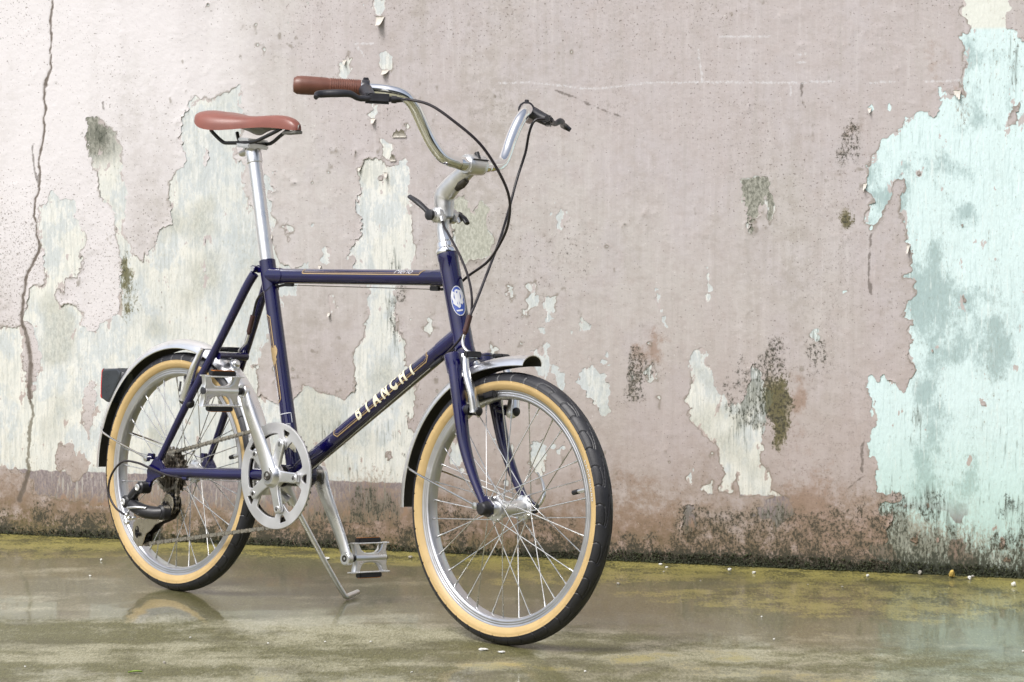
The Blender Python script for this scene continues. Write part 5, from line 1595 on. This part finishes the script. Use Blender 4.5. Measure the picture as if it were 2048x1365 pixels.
for c in ((.0120, .1780), (-.0740, .1080)):
    g = G(); pts = []
    for k in range(11):
        for f_, rr_ in ((-.30, .0160), (-.12, .0205), (.12, .0205), (.30, .0160)):
            a = 2 * math.pi * (k + f_) / 11; pts.append((rr_ * math.cos(a), rr_ * math.sin(a)))
    plate(g, [pts], .0090, XZ(-.0340, c[0], c[1]), .0008)
    lathe(g, [(.0045, -.0500), (.0045, -.0470), (.0, -.0470)], 12, (c[0], 0, c[1]))
    lathe(g, [(0, -.0500), (.0045, -.0500)], 12, (c[0], 0, c[1]))
    g.obj('jockey_wheel', M_black, der)

# ---------------------------------------------------------------- rim brakes
def vbrake(pv, tp, s, rear, pad):
    """pv pivot, tp arm top, pad centre, all with y for side s"""
    b = empty('brake', bike)
    pv = Vector(pv); tp = Vector(tp)
    m1_ = pv.lerp(tp, .28) + Vector((.004 if not rear else .001, s * .004, 0)); m2_b = pv.lerp(tp, .62) + Vector((0, s * .0055, 0)); m3_ = pv.lerp(tp, .85) + Vector((-.002, s * .002, 0))
    g = G()
    P = catmull([pv + Vector((0, 0, -.004)), pv, m1_, m2_b, m3_, tp], 6)
    tube(g, P, [.0125, .0132, .0110, .0098, .0080, .0070, .0058], 16, flat=.75, up=(0, 1, 0))
    g.obj('brake_arm', M_alloy, b)
    fx = Vector((1, 0, -.08)) if not rear else Vector((-.87, 0, .5))
    g = G()
    lathe(g, [(0, .013), (.0050, .0128), (.0078, .0110), (.0082, .0070), (.0082, 0)], 20, pv, fx)
    lathe(g, [(.0098, -.010), (.0098, -.020), (.0072, -.024)], 18, pv, fx)
    tube(g, [pv + Vector((-.012, s * .006, .014)), pv + Vector((-.012, s * .004, .034))], .0022, 8)
    g.obj('brake_pivot', M_black, b)
    pad = Vector(pad); hubc = Vector((0 if rear else WB, pad.y, WR))
    rd = (pad - hubc).normalized(); tg = Vector((rd.z, 0, -rd.x))
    g = G(); box(g, pad, (.054, .0105, .0125), Matrix((tg, Vector((0, 1, 0)), rd)).transposed(), ch=.4)
    tube(g, [pad + Vector((0, s * .003, 0)), pad + Vector((0, s * .028, 0))], .0050, 12)
    g.obj('brake_pad', M_black, b)
    return b
for s in (-1, 1):
    vbrake((.886, s * .0475, .4110), (.8565, s * .0480, .5080), s, False, (.8800, s * .0205, .4360))
    vbrake((.0640, s * .0490, .3910), (.1140, s * .0500, .4920), s, True, (.0610, s * .0205, .4340))
g = G()
box(g, (.8610, -.0360, .5105), (.013, .036, .011), ch=.35)
tube(g, [(.8620, -.0180, .5105), (.8590, .0420, .5080)], .0010, 6)
tube(g, [(.8610, .0180, .5092), (.8595, .0340, .5085)], [.0042, .0052], 12); tube(g, [(.8590, .0380, .508), (.8588, .0560, .5075)], .0055, 12)
g.obj('brake_link', M_black, bike)
g = G()
box(g, (.1230, .0200, .4930), (.012, .036, .010), ch=.35)
for k in range(6): lathe(g, [(.0050, 0), (.0050, .0028), (.0034, .0034), (.0034, .0052)], 12, (.1230, .000 - k * .0052, .4930), (0, -1, 0))
tube(g, [(.1230, .010, .493), (.1150, -.050, .4920)], .0010, 6)
g.obj('brake_link', M_black, bike)

# ---------------------------------------------------------------- mudguards
M_inner = simple('grimy mudguard inside', (0.055, 0.052, 0.042), 0.62, var=0.4, vscale=30, dirt=((0.12, 0.11, 0.08), 0.5))
def fender(c, a0, a1, rf, tip=0.0, name='mudguard'):
    g = G(); n = 64; sec = []
    for k in range(13):
        u = -1 + 2 * k / 12
        y = .0245 * math.sin(u * math.pi / 2)
        r = -.0185 * (1 - math.cos(u * math.pi / 2))
        sec.append((y, r))
    top_ = [(y, r) for y, r in sec]; bot = [(y * .955, r - .0013) for y, r in sec[::-1]]
    loop = top_ + bot
    V = []; F = []; m = len(loop)
    for i in range(n + 1):
        t = i / n; a = R_(a0 + (a1 - a0) * t)
        lift = tip * max(0, (t - .80) / .20) ** 2
        nar = 1.0 - 0.0 * t
        for y, r in loop:
            rr_ = rf + r + lift
            V.append((c[0] + rr_ * math.cos(a), y * nar, c[1] + rr_ * math.sin(a)))
    for i in range(n):
        for k in range(m):
            k2 = (k + 1) % m
            F.append((i * m + k, i * m + k2, (i + 1) * m + k2, (i + 1) * m + k))
    ni = len(F)
    F.append(tuple(range(m))[::-1]); F.append(tuple(n * m + k for k in range(m)))
    g.add(V, F)
    for i in range(ni):
        if 13 <= i % m <= 24: g.mi[i] = 1            # the inside is dull with road dirt
    return g.obj(name, [M_fender, M_inner], bike, sharp=50)
ff = fender((WB, WR), 184, 81.0, .2685, .008)
ff['label'] = 'front mudguard ending in a raised open tip'
rfd = fender((0, WR), 182, -6, .2685)
g = G()
for s in (-1, 1):
    tube(g, catmull([(WB - .235, s * .0250, .2960), (WB - .200, s * .0400, .2890), (WB - .022, s * .0630, .2455)], 6), .0021, 8)
    tube(g, [(WB - .235, s * .0255, .2960), (WB - .246, s * .0200, .2990)], .0021, 8)
    lathe(g, [(0, 0), (.0062, 0), (.0062, .009), (0, .010)], 14, (WB - .020, s * .0590, .2450), (0, s, 0))
g.obj('mudguard_stay', M_steel, ff)
g = G()
for s in (-1, 1):
    tube(g, catmull([(-.240, s * .0250, .3130), (-.200, s * .0420, .3020), (-.022, s * .0720, .2660)], 6), .0021, 8)
    tube(g, [(-.240, s * .0255, .3130), (-.251, s * .0200, .3160)], .0021, 8)
    lathe(g, [(0, 0), (.0060, 0), (.0060, .009), (0, .010)], 14, (-.0200, s * .0690, .2660), (0, s, 0))
g.obj('mudguard_stay', M_steel, rfd)
g = G(); lathe(g, [(0, .008), (.0050, .008), (.0085, .005), (.0085, 0), (.0120, -.001), (.0120, -.003)], 18, (.1560, 0, .4655), (.75, 0, .3))
g.obj('mudguard_bolt', M_alloy, rfd)
g = G(); V = []; F = []
for st_ in ([(-.008, -.003), (-.0055, .003), (-.003, .003)], [(-.002, -.003), (-.001, .003), (.0015, .0025), (.0005, -.003)], [(.004, .003), (.003, -.003), (.007, -.0025)]):
    v_, f_ = stroke2d(st_, .0012, .001); F += [tuple(i + len(V) for i in x) for x in f_]; V += v_
W_ = []
for x, y in V:
    a = R_(103) - x / .261; W_.append((WB + (.2610 + .0006 + y * .45) * math.cos(a), -.0232 + y * .45, WR + (.2610 + .0010 + y * .55) * math.sin(a)))
g.add(W_, F); g.obj('maker_mark', M_dark, ff, smooth=False)

# ---------------------------------------------------------------- rear lamp
g = G()
sidep = [(-.2480, .4310), (-.2440, .4345), (-.1980, .4375), (-.1910, .4320), (-.1930, .4220), (-.2090, .3960), (-.2220, .3735), (-.2300, .3740), (-.2450, .3800), (-.2480, .3860)]
plate(g, [sidep], .0500, XZ(0), .0045)
lamp = g.obj('rear_lamp', M_lamp, bike)
g = G(); plate(g, [[(-.2505, .4330), (-.2478, .4362), (-.2478, .3782), (-.2505, .3800), (-.2512, .4060)]], .0494, XZ(0), .0010)
g.obj('lamp_lens', M_lens, lamp)

# ---------------------------------------------------------------- kickstand
g = G()
box(g, (.3050, .004, .2380), (.040, .030, .014), ch=.35)
tube(g, [(.3050, .010, .2360), (.3080, .026, .2150), (.3100, .034, .2000)], [.0135, .0120, .0095], 16)
tube(g, [(.2950, -.006, .2300), (.3160, .016, .2060)], .0105, 14)
ks = g.obj('kickstand', M_alloy_w, bike)
foot = Vector((.3456, .1500, .0085))
g = G()
P = catmull([(.3100, .0330, .2020), (.3180, .0590, .1600), (.3330, .1075, .0800), (.3440, .1430, .0260), (.3450, .1530, .0165), (.3400, .1660, .0175), (.3280, .1980, .0215)], 6)
tube(g, P, .0055, 14)
g.obj('kickstand_leg', M_alloy, ks)

# ---------------------------------------------------------------- tyre label on the front sidewall
g = G()
V = []; F = []; rl_ = random.Random(3)
for k in range(9):                                   # worn, no longer legible white print
    x0 = -.036 + k * .0082
    for st_ in ([(x0, -.0026), (x0 + rl_.uniform(-.001, .001), .0026)], [(x0, rl_.choice((-.0024, .0024, 0))), (x0 + .0042, rl_.choice((-.0024, .0024, 0)))], [(x0 + .0042, -.0022), (x0 + .0040, rl_.uniform(0, .0024))]):
        v_, f_ = stroke2d(st_, .0014, .0015); F += [tuple(i + len(V) for i in x) for x in f_]; V += v_
W_ = []
for x, y in V:
    a = R_(17) - x / .2175; rr_ = .2185 + y * 0.9
    yy = -math.sqrt(max(0, (.0187 + .0012) ** 2 - (rr_ - .2224) ** 2))
    W_.append((rr_ * math.cos(a), yy, rr_ * math.sin(a)))
g.add(W_, F); g.obj('tyre_print', M_white, wf, smooth=False)
# ================================================================ small things on the ground, moss along the foot of the wall
M_chip = simple('white paint chip', (0.66, 0.655, 0.62), 0.7, var=0.15, vscale=200)
M_pebble = simple('grey mortar crumb', (0.34, 0.32, 0.28), 0.8, var=0.3, vscale=150)
M_yel = simple('ochre crumb', (0.42, 0.29, 0.07), 0.75, var=0.2, vscale=150)
M_leaf = simple('fresh green leaf', (0.22, 0.36, 0.03), 0.45, var=0.2, vscale=120)
def crumb(x, y, sz, flat, mat, seed, name, label, cat, group=None):
    r = random.Random(seed)
    bm = bmesh.new(); bmesh.ops.create_icosphere(bm, subdivisions=2, radius=1.0)
    ph = [r.uniform(0, 6) for _ in range(6)]
    for v in bm.verts:
        n = 1 + .28 * math.sin(v.co.x * 2.7 + ph[0]) * math.cos(v.co.y * 2.3 + ph[1]) + .16 * math.sin(v.co.z * 5 + ph[2] + v.co.x * 4)
        v.co = Vector((v.co.x * n * sz, v.co.y * n * sz * r.uniform(.72, .80), v.co.z * n * sz * flat))
    m = bpy.data.meshes.new(name); bm.to_mesh(m); bm.free()
    zmin = min(v.co.z for v in m.vertices)
    for v in m.vertices: v.co.z -= zmin
    for p in m.polygons: p.use_smooth = r.random() < .3
    o = link(name, m, None, mat)
    o.location = (x, y, -.0008); o.rotation_euler = (0, 0, r.uniform(0, 6.28))
    tag(o, label, cat, group)
    return o
gA = ('pale paint crumb on the algae right of the front wheel', 'paint crumbs right of the front wheel')
gB = ('pale crumb at the wall foot near the aqua patch', 'crumbs below the aqua patch')
gC = ('pale crumb on the foreground concrete right of the front wheel', 'crumbs in the right foreground')
gD = ('white crumb on dark wet concrete left of the rear wheel', 'crumbs left of the rear wheel')
gE = ('tiny crumb on the foreground concrete left of the front wheel', 'crumbs in the left foreground')
ORD = ['first', 'second', 'third', 'fourth', 'fifth', 'sixth', 'seventh', 'eighth']
chips = [(.323, 5.545, .0062, .6, 0, gA), (.333, 5.496, .0058, .5, 0, gA), (.465, 5.451, .0066, .8, 0, gA), (.513, 5.406, .0066, .8, 0, gA), (.219, 5.248, .0060, .7, 1, gA), (.392, 5.300, .0030, .7, 1, gA), (.323, 5.430, .0042, .6, 1, gA),
 (.748, 5.363, .0062, .8, 0, gB), (.863, 5.395, .0088, .8, 1, gB), (.955, 5.322, .0085, .8, 0, gB), (.968, 5.357, .0070, .5, 1, gB), (1.027, 5.220, .0080, .9, 0, gB), (.675, 5.210, .0034, .7, 1, gB), (.608, 5.238, .0034, .7, 1, gB),
 (.470, 4.566, .0042, .5, 0, gC), (.472, 4.817, .0036, .7, 0, gC), (.122, 4.241, .0042, .5, 0, gC), (.891, 4.438, .0036, .6, 0, gC),
 (-.904, 5.613, .0046, .9, 0, gD), (-.887, 5.363, .0042, .8, 0, gD),
 (-.579, 4.585, .0034, .6, 0, gE), (-.590, 4.317, .0050, .8, 1, gE), (-.820, 4.287, .0034, .6, 0, gE), (-.433, 4.522, .0034, .6, 0, gE), (-.333, 4.538, .0040, .4, 0, gE), (-.252, 4.539, .0036, .6, 0, gE), (-.167, 4.234, .0030, .6, 0, gE)]
for k, (x, y, sz, fl, kind, lb) in enumerate(chips):
    rank = sorted(c[0] / c[1] for c in chips if c[5] is lb).index(x / y)
    crumb(x, y, sz * .62, fl, (M_chip, M_pebble)[kind], 500 + k, 'paint_crumb', '%s, %s from the left' % (lb[0], ORD[rank]), 'crumb', lb[1])
crumb(-.413, 5.640, .0130, .22, M_chip, 601, 'paint_flake', 'flat white paint flake lying behind the kickstand near the wall', 'paint flake')
crumb(-.051, 4.452, .0075, .30, M_chip, 602, 'paint_flake', 'thin white paint flake under the left side of the front tyre', 'paint flake')
crumb(-.018, 4.425, .0058, .35, M_chip, 603, 'paint_flake', 'thin white paint flake just in front of the front tyre', 'paint flake')
crumb(-.225, 5.652, .0050, .6, M_pebble, 604, 'mortar_crumb', 'grey crumb at the wall foot between pedal and front wheel', 'crumb')
crumb(.922, 5.345, .0070, 1.3, M_yel, 605, 'ochre_crumb', 'ochre yellow crumb at the wall foot below the aqua patch', 'crumb')
# a fresh scrap of leaf
g = G(); n = 9; V = []; F = []
for i in range(n):
    t = i / (n - 1); w_ = .0042 * math.sin(math.pi * min(1, t * .92 + .06)) ** .8
    for u in (-1, 0, 1): V.append((t * .024 - .012, u * w_, .0020 + .0012 * abs(u) + .0015 * math.sin(3 * t)))
for i in range(n - 1):
    for k in range(2): F.append((i * 3 + k, (i + 1) * 3 + k, (i + 1) * 3 + k + 1, i * 3 + k + 1))
V += [(x, y, z - .0007) for x, y, z in V]; F += [tuple(i + n * 3 for i in q[::-1]) for q in F]
lf = g.add(V, F).obj('leaf', M_leaf, None)
lf.location = (-.625, 4.222, 0); lf.rotation_euler = (0, 0, .25)
tag(lf, 'scrap of fresh green leaf on the wet concrete below the rear wheel', 'leaf')

# moss and dirt cushions where the wall meets the ground
M_moss = simple('dark wet moss', (0.030, 0.036, 0.014), 0.75, var=0.6, vscale=60, dirt=((0.10, 0.085, 0.020), 0.6))
rr = np.random.default_rng(5)
V = []; F = []
oct_v = np.array([(1, 0, 0), (0, 1, 0), (-1, 0, 0), (0, -1, 0), (0, 0, 1), (0, 0, -.3)], float)
oct_f = np.array([(0, 1, 4), (1, 2, 4), (2, 3, 4), (3, 0, 4), (1, 0, 5), (2, 1, 5), (3, 2, 5), (0, 3, 5)])
ca, sa = math.cos(WALL_ROT), math.sin(WALL_ROT)
cnt = 0; VV = []; FF = []
for k in range(14000):
    s = rr.uniform(-1.5, 1.5)
    dens = .35 + .45 * (1 / (1 + math.exp(-(s - .2) / .1))) + .5 * float(fbm(np.array([s]), np.array([0.3]), 7, 3, 15)[0])
    if rr.random() > dens: continue
    up = rr.random() ** 2.2 * (.016 + .020 * max(0, dens - .4)); outw = rr.random() ** 1.6 * .012
    sz = rr.uniform(.0008, .0026)
    a = rr.uniform(0, 6.28); c, s2 = math.cos(a), math.sin(a)
    sc = sz * np.array([rr.uniform(.7, 1.5), rr.uniform(.7, 1.5), rr.uniform(.6, 1.8)])
    v = oct_v * sc
    v = np.stack([v[:, 0] * c - v[:, 1] * s2, v[:, 0] * s2 + v[:, 1] * c, v[:, 2]], -1)
    out_d = outw if up < .004 else rr.uniform(0, .003)
    lx, ly = s, -(.002 + out_d)
    v = v + np.array([lx * ca - ly * sa, 5.69397 + lx * sa + ly * ca, up])
    VV.append(v); FF.append(oct_f + cnt * 6); cnt += 1
me = mesh_np('moss', np.concatenate(VV), [np.concatenate(FF)], True)
mo = link('moss', me, None, M_moss)
tag(mo, 'dark wet moss cushions growing along the foot of the wall', 'moss', kind='stuff')
